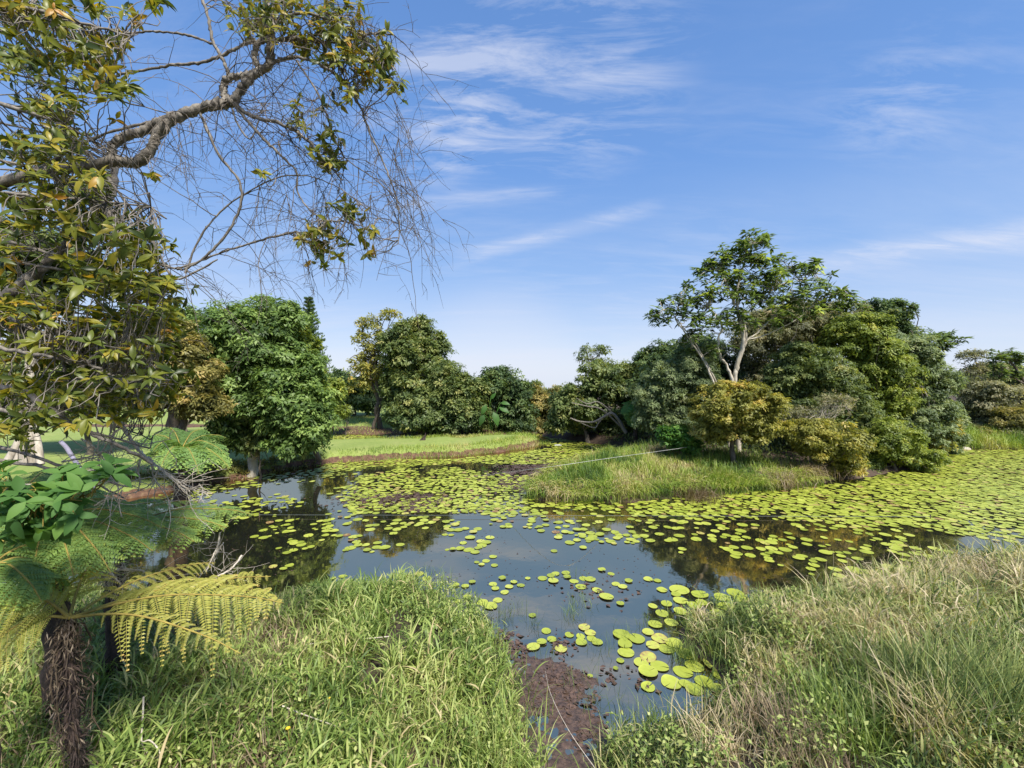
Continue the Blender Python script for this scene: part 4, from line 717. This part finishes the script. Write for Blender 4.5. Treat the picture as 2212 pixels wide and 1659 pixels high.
# ------------------------------------------------------------------ ferns
def frond(parent, mat, P, wid, npin=22, npl=15, seed=0, up=(0, 0, 1), t0=.45, droop=.35, rr=.012, start=.18, tipbrown=.25):
    rng = np.random.default_rng(seed + 500); r = spline(P, 14); seg = np.linalg.norm(np.diff(r, axis=0), axis=1); s = np.concatenate([[0], np.cumsum(seg)]); tot = s[-1]; a = Acc()
    st = Acc(); tube(st, r, np.linspace(rr, rr * .25, len(r)), 5)
    up = np.array(up, dtype=float); pos, ax, nm, LL, WW, tt = [], [], [], [], [], []
    for i in range(npin):
        f = start + (1 - start) * (i + .5) / npin; q = np.array([np.interp(f * tot, s, r[:, k]) for k in range(3)]); j = min(np.searchsorted(s, f * tot), len(r) - 1); tg = unit(r[j] - r[max(j - 1, 0)])
        prof = math.sin(math.pi * min(1, (f - start * .4) / (1 - start * .4))**.75)**.8 if f < 1 else 0; pl = wid * max(prof, .07) * rng.uniform(.85, 1.1); dr = droop * rng.uniform(.5, 1.6)
        for sd in (-1, 1):
            sv = unit(np.cross(tg, up)) * sd; d0 = unit(sv + tg * .38 + rng.normal(size=3) * .10); n0 = unit(np.cross(sv, tg) * sd); n0 = n0 if n0 @ up > 0 else -n0
            m = max(5, int(npl * pl / wid)); x = (np.arange(m) + .5) / m; L = pl * rng.uniform(.88, 1.08)
            c = q + d0 * (x * L)[:, None] - n0 * (dr * (x**2) * L)[:, None] * .6 - np.array([0, 0, 1]) * (dr * x**2 * L)[:, None] * .6
            if m > 3 and rr > .006: tube(a, np.vstack([q, c]), np.linspace(.0035, .001, m + 1) * (rr / .012), 3, .7)
            ddr = unit(np.gradient(c, axis=0)); pw = (L / m) * rng.uniform(2.3, 3.1) * (1 - x**2 * .8) + .003
            for s2 in (-1, 1):
                pd = unit(np.cross(ddr, n0)) * s2 + ddr * .3 + rng.normal(size=c.shape) * .07 - n0 * .15
                pos.append(c); ax.append(pd); nm.append(np.tile(n0, (m, 1)) + rng.normal(size=c.shape) * .12); LL.append(pw); WW.append(np.full(m, L / m * .95)); tt.append(np.full(m, t0) + rng.normal(size=m) * .1 + (x > .8) * tipbrown + (f > .9) * tipbrown * .5)
    scatter(a, *LEAF, np.vstack(pos), np.vstack(ax), np.vstack(nm), np.concatenate(LL), np.concatenate(WW), np.clip(np.concatenate(tt), 0, 1))
    o = a.build('frond', mat, parent); s_ = st.build('stem', M['rach'], None, True)
    s_.data.transform(__import__('mathutils').Matrix.Translation(-Vector(parent.location))); s_.parent = o; return o
def arch(a, b, h, sidev=(0, 0, 0)):
    a, b = np.array(a), np.array(b); m = (a * .55 + b * .45) + [0, 0, h] + np.array(sidev); m2 = (a * .2 + b * .8) + [0, 0, h * .6]; return [a, (a * .8 + b * .2) + [0, 0, h * .65], m, m2, b]
def fern_trunk(e, top, base, r, seed, mat='barkd', fib=500):
    rng = np.random.default_rng(seed); t = Acc(); p = wiggle(rng, np.array(base), np.array(top), 24, .12); rad = np.linspace(r * 1.4, r * .75, 24) * (1 + .12 * rng.normal(size=24)); tube(t, p, rad, 14)
    k = rng.integers(0, 24, fib); an = rng.uniform(0, 6.28, fib); root = p[k] + np.column_stack([np.cos(an), np.sin(an), np.zeros(fib)]) * rad[k][:, None] * .9
    blades(t, rng, root, an, rng.uniform(.6, 2.6, fib), rng.uniform(0, 1, fib), rng.uniform(.04, .12, fib), np.full(fib, .008), np.full(fib, .5), 2)
    t.build('trunk', M[mat], e, False)
# yellow tree fern in the lower left corner
c0 = V(150, 1335, 3.1); base = c0.copy() + [0.02, .1, 0]; base[2] = .3
e = empty('tree_fern', base, 'tree fern with yellowing fronds and a black fibrous trunk in the lower left corner', 'tree fern', 'tree ferns')
fern_trunk(e, c0 - [0, 0, .12], base, .042, 1, fib=1300)
YF = [((612, 1302, 3.45), .12, .38, .55), ((465, 1215, 4.1), .10, .22, .66), ((520, 1412, 3.0), .12, .12, .45), ((-60, 1300, 2.7), .12, .26, .35), ((215, 1235, 3.6), .16, .20, .4), ((-90, 1450, 2.7), .12, .2, .25), ((585, 1245, 3.9), .08, .26, .5), ((30, 1225, 3.5), .16, .22, .6)]
for i, (tp, h, wd, t0) in enumerate(YF): frond(e, M['ferny'], arch(c0, V(*tp), h), wd, 15, 24, i, up=(0, -.5, .85), t0=t0, droop=.5)
# dead skirt
a = Acc(); rng = np.random.default_rng(3)
for k in range(22):
    an = rng.uniform(0, 6.28); r_ = rng.uniform(.03, .13); q = c0 + [math.cos(an) * r_, math.sin(an) * r_ * .8, -rng.uniform(.2, 1.2)]; pts = wiggle(rng, c0 - [0, 0, .05], q, 8, .3, .12); tube(a, pts, np.linspace(.008, .003, 8), 4, .5)
    m = 60; kk = rng.integers(2, 8, m); scatter(a, *LEAF, pts[kk] + rng.normal(size=(m, 3)) * .03, rdir(rng, m) * .6 + [0, 0, -.8], rdir(rng, m), .06, .008, rng.random(m))
a.build('dead_fronds', M['fernk'], e)
# green ferns behind it
c1 = V(250, 1150, 4.6); base = c1.copy(); base[2] = -.1
e = empty('tree_fern', base, 'bright green tree fern spreading flat fronds over the water', 'tree fern', 'tree ferns'); fern_trunk(e, c1 - [0, 0, .1], base, .09, 2, fib=500)
GF = [((548, 1112, 4.7), .16, .34, .55), ((420, 1170, 3.9), .12, .36, .5), ((490, 1140, 4.3), .14, .34, .55), ((330, 1085, 5.4), .18, .36, .5), ((150, 1070, 5.2), .22, .30, .35), ((60, 1120, 4.6), .2, .3, .3), ((110, 1215, 3.9), .2, .3, .4), ((235, 1225, 3.9), .14, .24, .4), ((430, 1085, 5.6), .14, .26, .6), ((20, 1190, 4.2), .2, .3, .25)]
for i, (tp, h, wd, t0) in enumerate(GF): frond(e, M['ferng'], arch(c1, V(*tp), h), wd, 18, 20, 20 + i, up=(0, -.2, .95), t0=t0, droop=.5)
c5 = V(110, 1128, 3.9); base = c5.copy(); base[2] = .2
e = empty('tree_fern', base, 'lush green tree fern below the broad-leaved shrub at the left', 'tree fern', 'tree ferns'); fern_trunk(e, c5, base, .09, 6, fib=100)
for i, (tp, h, wd, t0) in enumerate([((330, 1190, 3.5), .12, .30, .45), ((240, 1238, 3.2), .14, .28, .5), ((70, 1240, 3.1), .14, .28, .35), ((300, 1100, 4.3), .16, .30, .4), ((190, 1066, 4.7), .18, .28, .3), ((-30, 1160, 3.6), .14, .28, .3), ((160, 1250, 3.1), .12, .28, .45), ((350, 1140, 3.8), .14, .30, .55)]): frond(e, M['ferng'], arch(c5, V(*tp), h), wd, 19, 18, 110 + i, up=(0, -.2, .95), t0=t0, droop=.5)
c2 = V(-40, 1240, 2.9); base = c2.copy(); base[2] = .3
e = empty('tree_fern', base, 'pale green tree fern entering at the left edge above the yellow one', 'tree fern', 'tree ferns'); fern_trunk(e, c2, base, .05, 3, fib=100)
for i, (tp, h, wd, t0) in enumerate([((150, 1262, 3.3), .15, .24, .3), ((170, 1225, 3.9), .2, .22, .35), ((90, 1300, 2.9), .15, .22, .4), ((190, 1040, 4.0), .2, .26, .3), ((120, 1010, 4.4), .2, .26, .3)]): frond(e, M['ferng'], arch(c2, V(*tp), h), wd, 24, 14, 40 + i, t0=t0, droop=.4)
c3 = V(392, 972, 10.2); base = c3.copy(); base[2] = 0
e = empty('tree_fern', base, 'green tree fern on the dark left bank in front of the forked trunk', 'tree fern', 'tree ferns'); fern_trunk(e, c3, base, .11, 4, fib=100)
for i, (tp, h, t0) in enumerate([((496, 1012, 9.6), .28, .5), ((488, 945, 10.8), .2, .1), ((490, 985, 10.0), .28, .3), ((330, 975, 9.6), .25, .3), ((345, 1016, 9.0), .25, .5), ((290, 1000, 9.8), .2, .4), ((430, 1024, 9.0), .25, .4), ((360, 925, 11.4), .2, .1), ((440, 930, 11.4), .2, .1), ((310, 945, 10.6), .2, .2)]): frond(e, M['ferng'], arch(c3, V(*tp), h), .42, 18, 8, 60 + i, t0=t0, droop=.5, rr=.014, start=.1)
c4 = V(1372, 880, 22.4); base = c4.copy(); base[2] = .2
e = empty('tree_fern', base, 'small green tree fern hanging fronds beside the leaning bough', 'tree fern', 'tree ferns'); fern_trunk(e, c4, base, .1, 5, fib=40)
for i, (tp, h) in enumerate([((1358, 912, 21.8), .5), ((1348, 898, 21.6), .4), ((1368, 925, 21.6), .4), ((1350, 880, 22), .3), ((1385, 905, 21.8), .4)]): frond(e, M['bright'], arch(c4, V(*tp), h), .45, 14, 6, 80 + i, t0=.5, rr=.014, start=.1)

# ------------------------------------------------------------------ near trees hanging in from the left
def limb_set(t, specs, rng, Y0):
    nodes = []
    for P, ra, rb in specs:
        pts = spline([V(p[0], p[1], p[2] if len(p) > 2 else Y0) for p in P], 9)
        pts = pts + rng.normal(size=pts.shape) * min(ra, .02) * .22; tube(t, pts, np.linspace(ra, rb, len(pts)) * (1 + .10 * rng.normal(size=len(pts))), 8 if ra > .01 else 5); nodes.append(pts)
    return nodes
def twigs(t, rng, start, d0, L, r, grav, depth=0, nseg=9):
    p = [start]; d = d0; st = L / nseg
    for k in range(nseg):
        d = unit(d + rng.normal(size=3) * .13 + np.array([0, 0, -grav])); p.append(p[-1] + d * st)
    p = np.array(p); tube(t, p, np.linspace(r, r * .35, len(p)), 3)
    if depth < 2:
        for k in range(rng.integers(3, 7) if depth == 0 else rng.integers(1, 4)):
            i = rng.integers(2, nseg); twigs(t, rng, p[i], unit(p[i] - p[i - 1] + rng.normal(size=3) * .6), L * rng.uniform(.22, .5), r * .6, grav, depth + 1, 5)
rng = np.random.default_rng(91); YB = 3.3
e = empty('overhanging_tree', (-5.5, 3.4, .4), 'leaning near tree with a knotted grey limb and bare hanging twigs against the sky', 'tree')
t = Acc()
S = [([(-420, 700, 3.2), (-200, 480, 3.2), (60, 380, 3.3), (200, 358), (245, 348), (290, 352), (325, 325), (345, 285), (380, 255), (415, 240)], .040, .036),
     ([(240, 350), (243, 318), (262, 298), (300, 285), (350, 262), (400, 245), (450, 228), (492, 224)], .028, .040),
     ([(470, 226), (495, 224), (508, 212), (530, 180), (555, 155), (580, 143), (584, 120), (585, 80), (592, 30), (600, -60)], .034, .026),
     ([(492, 222), (484, 200), (486, 178), (505, 165), (540, 163), (560, 158)], .028, .022), ([(560, 150), (550, 120), (555, 98), (575, 70), (580, 20), (560, -40)], .02, .018),
     ([(495, 165), (482, 130), (460, 90), (450, 40), (430, -20)], .014, .01), ([(585, 90), (540, 92), (500, 110), (440, 135), (380, 140), (310, 152), (240, 165)], .014, .008),
     ([(460, 95), (400, 75), (330, 68), (270, 70), (300, 30)], .010, .006), ([(585, 88), (640, 84), (690, 90), (750, 88), (810, 72), (850, 75)], .017, .006), ([(585, 60), (640, 30), (720, 45), (790, 90), (840, 130)], .014, .005),
     ([(560, 160), (600, 130), (650, 125), (700, 145), (740, 175), (775, 225), (800, 290), (840, 380), (860, 450), (862, 520)], .014, .004), ([(640, 130), (690, 210), (720, 290), (745, 340), (800, 380), (850, 420)], .008, .003),
     ([(505, 222), (540, 250), (600, 265), (660, 300), (700, 345), (740, 390)], .018, .006), ([(505, 225), (560, 290), (600, 330), (640, 370), (645, 420), (690, 470), (760, 480)], .012, .004),
     ([(498, 226), (515, 270), (540, 300), (560, 260)], .008, .005), ([(430, 240), (470, 330), (520, 400), (510, 470), (460, 540), (400, 580), (350, 572)], .010, .009), ([(640, 500), (560, 520), (480, 545), (400, 575), (340, 580)], .009, .006),
     ([(400, 590), (440, 500), (510, 430), (620, 380), (720, 400), (830, 480)], .008, .003), ([(180, 320), (260, 420), (330, 520), (380, 600), (470, 560)], .012, .006), ([(60, 380), (200, 300), (330, 262), (400, 250)], .012, .008)]
nodes = limb_set(t, S, rng, YB); allp = np.vstack(nodes)
t.build('limb', M['barkl'], e, True); t = Acc()
big = np.vstack([nodes[i] for i in (1, 2, 3, 8, 9, 10, 11, 12, 13, 15, 16, 17, 19)])
for k in range(180):
    s = big[rng.integers(len(big))]; twigs(t, rng, s, unit(np.array([rng.uniform(-.4, 1.3), rng.normal() * .6, rng.uniform(-.6, .5)])), rng.uniform(.35, 1.0), .0038, .13)
for (u, v, L) in [(860, 300, 1.0), (850, 320, 1.1), (830, 290, .9), (880, 380, .8), (790, 260, .9), (700, 420, .8), (620, 420, .8), (650, 500, .6), (740, 500, .6), (660, 560, .55), (740, 560, .5), (560, 400, .9), (800, 420, .6), (845, 200, 1.2), (880, 430, .5), (600, 300, 1.1), (680, 380, 1.0)]:
    for q in range(3): twigs(t, rng, V(u, v, YB + rng.normal() * .1), unit(np.array([rng.uniform(-.1, .5), rng.normal() * .3, -.9])), L * rng.uniform(.5, .9), .003, .12)
t.build('twigs', M['twig'], e); a = Acc(); tw = Acc()
def leafy(a, tw, rng, clusters, nodes, Y0, L, W, nleaf, sdep, t0=.45, tmpl=FLEAF, dens=1.35):
    for (u, v, ru, rv, n) in clusters:
        n = int(n * dens * (1.35 if v > 400 and u < 420 else 1))
        p = np.array([V(u + rng.normal() * ru * .55, v + rng.normal() * rv * .55, Y0 + rng.normal() * sdep) for _ in range(n)])
        d = []
        for q in p:
            st_ = nodes[np.argmin(((nodes - q)**2).sum(1) + rng.random(len(nodes)) * .03)]; pts = wiggle(rng, st_, q, 7, .3, rng.normal() * .02); tube(tw, pts, np.linspace(.0045, .0022, 7), 4); d.append(unit(pts[-1] - pts[-3]) + [0, 0, .35])
        rosettes(rng, a, p, np.array(d), L, W, nleaf, .28, np.clip(t0 + rng.normal(size=len(p)) * .16, 0, 1), tmpl, .13, .9)
leafy(a, tw, rng, [(600, 15, 60, 25, 26), (560, 60, 50, 35, 18), (690, 50, 60, 45, 34), (740, 30, 40, 30, 14), (770, 110, 45, 45, 34), (830, 125, 22, 30, 12), (800, 165, 34, 30, 22), (720, 130, 45, 35, 20), (640, 90, 40, 30, 16), (520, 40, 30, 30, 8), (840, 190, 20, 25, 8), (640, 240, 34, 26, 9), (700, 300, 40, 36, 16), (720, 350, 36, 26, 12), (750, 455, 36, 20, 14), (690, 500, 36, 26, 16), (690, 545, 34, 18, 12), (780, 500, 28, 18, 9), (805, 545, 16, 10, 4), (660, 520, 30, 16, 8), (560, 380, 14, 20, 3), (330, 370, 20, 12, 3), (750, 200, 40, 30, 10)], allp, YB, .066, .026, 7, .16, .42, dens=1.15)
tw.build('leafy_twigs', M['barkl'], e); a.build('leaves', M['near'], e)

rng = np.random.default_rng(92)
e = empty('leafy_tree', (-6.5, 3.2, .4), 'near leafy tree with olive and orange-tipped leaf whorls filling the left edge', 'tree'); t = Acc(); S = []
for k in range(19):
    v0 = -160 + k * 62; Yk = rng.uniform(2.7, 4.3); u1 = rng.uniform(260, 370) if v0 > 350 or v0 < 120 else rng.uniform(190, 270); dv = rng.uniform(40, 190)
    S.append(([(-520, v0 - 60, Yk - .5), (-250, v0, Yk - .3), (-60, v0 + dv * .3, Yk), (120, v0 + dv * .6, Yk + rng.normal() * .1), (u1, v0 + dv, Yk + .15)], rng.uniform(.014, .03), .006))
S += [([(-400, 780, 3.4), (-100, 700, 3.4), (40, 620, 3.5), (110, 560, 3.6), (230, 440, 3.8), (250, 350, 3.9)], .05, .03), ([(0, 835, 3), (60, 850, 3), (160, 920, 3), (240, 955, 3), (330, 1000, 3.2)], .022, .010), ([(90, 640, 3.2), (130, 740, 3.2), (140, 800, 3.2), (160, 880, 3.2)], .014, .01), ([(30, 690, 3.1), (130, 740, 3.1), (220, 800, 3.1), (300, 830, 3.1)], .016, .008)]
nodes = limb_set(t, S, rng, 3.3); allp = np.vstack(nodes); t.build('limb', M['barkl'], e, True); a = Acc(); tw = Acc(); pts = []
leafy(a, tw, rng, [(20, 30, 70, 45, 40), (110, 40, 60, 40, 26), (210, 20, 60, 30, 14), (60, 130, 90, 45, 46), (190, 140, 60, 36, 34), (250, 190, 30, 24, 12), (330, 10, 40, 14, 5), (110, 230, 80, 40, 36), (220, 90, 50, 30, 16), (40, 310, 60, 40, 16), (130, 330, 60, 50, 34), (150, 300, 40, 40, 14), (100, 420, 90, 45, 44), (200, 400, 50, 40, 28), (210, 480, 80, 40, 46), (300, 540, 50, 40, 34), (60, 480, 50, 30, 16), (20, 540, 35, 40, 12), (240, 600, 80, 40, 44), (330, 620, 50, 36, 32), (190, 560, 40, 40, 18), (40, 660, 60, 40, 34), (130, 660, 50, 30, 12), (300, 690, 60, 40, 36), (200, 700, 60, 40, 30), (60, 740, 80, 40, 44), (180, 760, 80, 40, 46), (300, 760, 70, 40, 44), (340, 830, 50, 40, 34), (60, 840, 80, 40, 42), (200, 840, 80, 40, 46), (290, 880, 50, 30, 16), (100, 900, 70, 30, 20), (360, 700, 30, 50, 12), (30, 930, 50, 30, 14)], allp, 3.4, .076, .029, 7, .42, .36, dens=1.45)
tw.build('leafy_twigs', M['barkl'], e); a.build('leaves', M['near'], e)
# broad-leaved shrub low at the left edge
rng = np.random.default_rng(93); e = empty('broad_leaf_shrub', V(-30, 1250, 2.4), 'shrub with broad bright green drooping leaves at the left edge above the ferns', 'shrub'); t = Acc()
nodes = limb_set(t, [([(-120, 1300, 2.3), (-60, 1150, 2.4), (0, 1098, 2.5), (100, 1090, 2.6), (180, 1085, 2.7)], .010, .004), ([(-60, 1150, 2.4), (10, 1060, 2.6), (90, 1045, 2.7), (150, 1040, 2.8)], .008, .004), ([(100, 1050, 2.8), (180, 1020, 3), (220, 1010, 3), (240, 990, 3)], .006, .003)], rng, 2.5); allp = np.vstack(nodes); t.build('stems', M['stick'], e, True); a = Acc(); tw = Acc()
leafy(a, tw, rng, [(50, 1085, 50, 26, 16), (130, 1075, 40, 26, 12), (20, 1130, 40, 30, 9), (90, 1130, 50, 22, 9), (160, 1110, 20, 20, 4), (236, 1025, 12, 14, 3), (150, 1030, 30, 14, 5), (0, 1040, 20, 30, 5)], allp, 2.6, .10, .048, 5, .12, .5)
tw.build('leaf_stalks', M['rach'], e); a.build('leaves', M['broad'], e)
# bare dead sticks above the water
rng = np.random.default_rng(94); e = empty('dead_branch', V(250, 1000, 3.6), 'pale bare dead branch forking down over the ferns and water', 'branch'); t = Acc()
def C(x, y, Y=3.8): return (x * .25, 885 + y * .25, Y)
S = [([C(700, 250), C(820, 330), C(940, 500), C(1000, 640)], .008, .003), ([C(1100, 250), C(1220, 300), C(1400, 270), C(1480, 250)], .006, .003), ([C(830, 120), C(850, 300), C(800, 420), C(780, 560)], .006, .003), ([(250, 830, 3.7), C(1000, 0), C(990, 150), C(975, 260), C(955, 385)], .016, .006), ([C(985, 20), C(960, 130), C(940, 260), C(850, 420), C(870, 520)], .010, .004), ([C(1000, 60), C(1080, 180), C(1200, 350), C(1300, 440), C(1400, 520), C(1520, 610), C(1640, 700)], .016, .005),
     ([C(1300, 440), C(1340, 600), C(1450, 760), C(1480, 860)], .006, .003), ([C(540, 450), C(700, 420), C(880, 380), C(960, 350)], .009, .005), ([C(600, 480), C(760, 500), C(900, 560), C(1010, 640), C(1020, 780)], .008, .004), ([C(1210, 430), C(1195, 520), C(1210, 620), C(1190, 700)], .009, .005), ([C(820, 830), C(960, 740), C(1100, 640), C(1250, 590), C(1450, 580)], .009, .004), ([C(1370, 520), C(1300, 640), C(1200, 700), C(1060, 740)], .007, .003), ([C(1520, 610), C(1560, 680), C(1650, 690)], .005, .002), ([C(1050, 700), C(1030, 820), C(1050, 930)], .005, .003)]
nodes = limb_set(t, S, rng, 3.8); al = np.vstack(nodes)
for k in range(110): twigs(t, rng, al[rng.integers(len(al))], unit(rng.normal(size=3) + [.5, 0, -.4]), rng.uniform(.15, .5), .0042, .03, 1)
t.build('sticks', M['stick'], e, True)
for lb, nt_, S in [('low tangle of bare grey sticks behind the yellow fern frond', 70, [([C(930, 1380, 3.7), C(1100, 1385, 3.8), C(1250, 1400, 3.9), C(1350, 1490, 3.9)], .012, .007), ([C(930, 1380, 3.7), C(1010, 1470, 3.7), C(1090, 1550, 3.7)], .010, .006), ([C(960, 1180, 3.9), C(985, 1300, 3.8), C(940, 1390, 3.72), C(940, 1560, 3.8)], .010, .005)]),
    ('upright forked bare stick standing above the tip of the yellow fern', 16, [([C(1900, 1060, 4.6), C(1880, 1180, 4.5), C(1840, 1260, 4.4), C(1780, 1400, 4.3)], .009, .006), ([C(1930, 1150, 4.6), C(1870, 1230, 4.45), C(1840, 1262, 4.4)], .006, .004)]),
    ('slanting pale stick leaning out of the yellow fern over the water', 14, [([C(2090, 1260, 4.4), C(1990, 1380, 4.2), C(1830, 1460, 4.1), C(1640, 1540, 4)], .010, .006)]),
    ('small crooked bare stick at the dark waterline right of the green ferns', 8, [([C(1720, 640, 5.5), C(1750, 700, 5.5), C(1720, 800, 5.4), C(1640, 900, 5.3)], .010, .005)])]:
    pb = V(*S[0][0][-1]); e = empty('dead_branch', pb, lb, 'branch'); t = Acc(); nodes = limb_set(t, S, rng, 3.8); al = np.vstack(nodes)
    for k in range(nt_): twigs(t, rng, al[rng.integers(len(al))], unit(rng.normal(size=3)), rng.uniform(.12, .4), .003, .02, 1)
    t.build('sticks', M['stick'], e, True)
# a pale looped vine stem and reddish stems lying in the left grass
def stemthing(name, label, cat, P, r, mat, sides=6):
    p = spline([V(*q) for q in P], 8); e = p[0]; a = Acc(); tube(a, p, np.linspace(r, r * .6, len(p)), sides); o = a.build(name, M[mat], None, True); return tag(o, label, cat)
def WG(u, v, z): q = G(u, v, z); return (u, v, q[1])
stemthing('dry_vine', 'pale dry vine stem ending in a loop low in the left grass', 'vine', [WG(310, 1505, 1.15), WG(308, 1560, 1.0), WG(306, 1600, .95), WG(318, 1625, .9), WG(335, 1640, .9), WG(345, 1625, .95), WG(325, 1600, 1.0), WG(308, 1603, 1.0)], .008, 'stick')
stemthing('fallen_stick', 'pinkish brown fallen stem lying across the lower left grass', 'stick', [WG(1120 * .25 + 560, 1375, .75), WG(650, 1395, .72), WG(700, 1420, .75)], .007, 'stick')
stemthing('fallen_stick', 'reddish bare stem low in the left grass near the yellow flower', 'stick', [WG(610, 1525, .85), WG(660, 1545, .8), WG(730, 1570, .8)], .007, 'stick')
stemthing('weed_stalk', 'tall thin dry weed stalk rising from the mud between the banks', 'weed', [WG(1300, 1680, .25), WG(1230, 1580, .45), WG(1190, 1500, .5), WG(1178, 1450, .45)], .0035, 'stick')
# ropes, pipe, log, small things
P = [V(1515, 962, 17.5), V(1400, 978, 15.2), V(1300, 992, 13.5), V(1190, 1008, 12.2), V(1020, 1026, 10.9)]; P[-1] = G(1020, 1030, .05); a = Acc()
p = spline(P, 8); tube(a, p, .005, 6); tag(a.build('rope', M['rope'], None, True), 'pale rope slanting from the island shrubs down to the water', 'rope')
a = Acc(); pa, pb = G(560, 1112, .06), G(2010, 1116, .06); tube(a, wiggle(np.random.default_rng(1), pa, pb, 30, 0, 0), .005, 5); tag(a.build('wire', M['wire'], None, True), 'thin dark wire stretched low across the open water', 'wire')
for nm, lb, q in (('stake', 'thin stake holding the left end of the low wire', pa), ('stake', 'thin stake holding the right end of the low wire', pb)):
    a = Acc(); tube(a, np.array([[q[0], q[1], -.5], [q[0], q[1], q[2] + .06]]), .012, 6); tag(a.build(nm, M['bark'], None, True), lb, 'stake')
a = Acc(); p = spline([V(132, 955, 10.2), V(143, 966, 10), V(155, 985, 9.8), V(165, 1000, 9.6), V(205, 1060, 9.0), G(240, 1092)], 7); tube(a, p, .045, 10); tag(a.build('drain_pipe', M['pipe'], None, True), 'grey plastic pipe curving over the red bank down to the water', 'pipe')
b = G(2040, 966); e = empty('fallen_log', b, 'dark half-sunken log against the far right bank', 'log'); a = Acc()
tube(a, wiggle(np.random.default_rng(2), V(2012, 962, 23.0), G(2075, 967), 8, .1), np.linspace(.07, .09, 8), 8); a.build('log', M['bark'], e, True)
def hump(name, label, cat, c, r, mat):
    th = np.linspace(0, math.pi / 2, 6); v = [[math.cos(p_) * math.cos(t_) * r[0], math.sin(p_) * math.cos(t_) * r[1], math.sin(t_) * r[2]] for t_ in th for p_ in np.linspace(0, 6.2832, 13)[:-1]]
    f = [[i * 12 + j, i * 12 + (j + 1) % 12, (i + 1) * 12 + (j + 1) % 12, (i + 1) * 12 + j] for i in range(5) for j in range(12)]
    o = mesh(name, np.array(v) * (1 + .06 * np.random.default_rng(7).normal(size=(len(v), 1))) + c, f, mat, None, None, True); return tag(o, label, cat)
hump('stone', 'pale stone in the water at the right end of the sunken log', 'stone', G(2085, 970), (.26, .18, .12), M['barkp'])
hump('stone', 'small pale stone beside the left part of the sunken log', 'stone', G(2028, 966), (.16, .12, .10), M['barkp'])
hump('stone', 'small pale stone at the left end of the sunken log', 'stone', G(2018, 964), (.13, .1, .12), M['barkp'])
hump('stone', 'flat white stone in the water off the tip of the spit', 'stone', G(1205, 962), (.22, .14, .05), M['rope'])
# dark slanting stub on the back edge of the spit
c = G(914, 950, .45); c[2] = gz(c[0], c[1]); v = np.array([[-.2, 0, 0], [.12, 0, 0], [.12, .06, 0], [-.2, .06, 0], [.10, .01, .30], [.13, .01, .42], [.13, .05, .42], [.10, .05, .30]]) + c
tag(mesh('stump', v, [[0, 1, 5, 4], [3, 7, 6, 2], [0, 4, 7, 3], [1, 2, 6, 5], [4, 5, 6, 7]], M['barkd']), 'small dark slanting stub on the back edge of the mown spit', 'stump')
# yellow flowers
def flower(label, u, v, z, s, seed, water=False):
    rng = np.random.default_rng(seed); c = G(u, v, z); b = c.copy(); b[2] = 0 if water else gz(c[0], c[1]); e = empty('yellow_flower', b, label, 'flower', 'yellow flowers near the banks')
    a = Acc(); n = 9; an = np.arange(n) / n * 6.28; ax = np.column_stack([np.cos(an), np.sin(an), np.full(n, .45)]); scatter(a, *FLEAF, np.tile(c, (n, 1)), ax, np.tile([0, 0, 1.0], (n, 1)) + rng.normal(size=(n, 3)) * .1, s, s * .6, np.full(n, .5)); a.build('petals', M['flower'], e)
    a = Acc(); tube(a, wiggle(rng, b, c, 5, .1), .003, 4); a.build('stalk', M['rach'], e)
for i, (lb, u, v, z, s, wt) in enumerate([('yellow daisy-like flower in the lower left grass', 622, 1574, .95, .022, 0), ('small yellow flower in the mid left grass beside the dark weeds', 712, 1508, .9, .012, 0), ('tiny yellow flower among weeds in the wet left shallows', 994, 1375, .1, .015, 1), ('yellow flower in the grass of the right bank', 2095, 1500, .7, .02, 0), ('small yellow flower floating on the shallows between the banks', 1040, 1378, .08, .015, 1)]): flower(lb, u, v, z, s, 200 + i, wt)
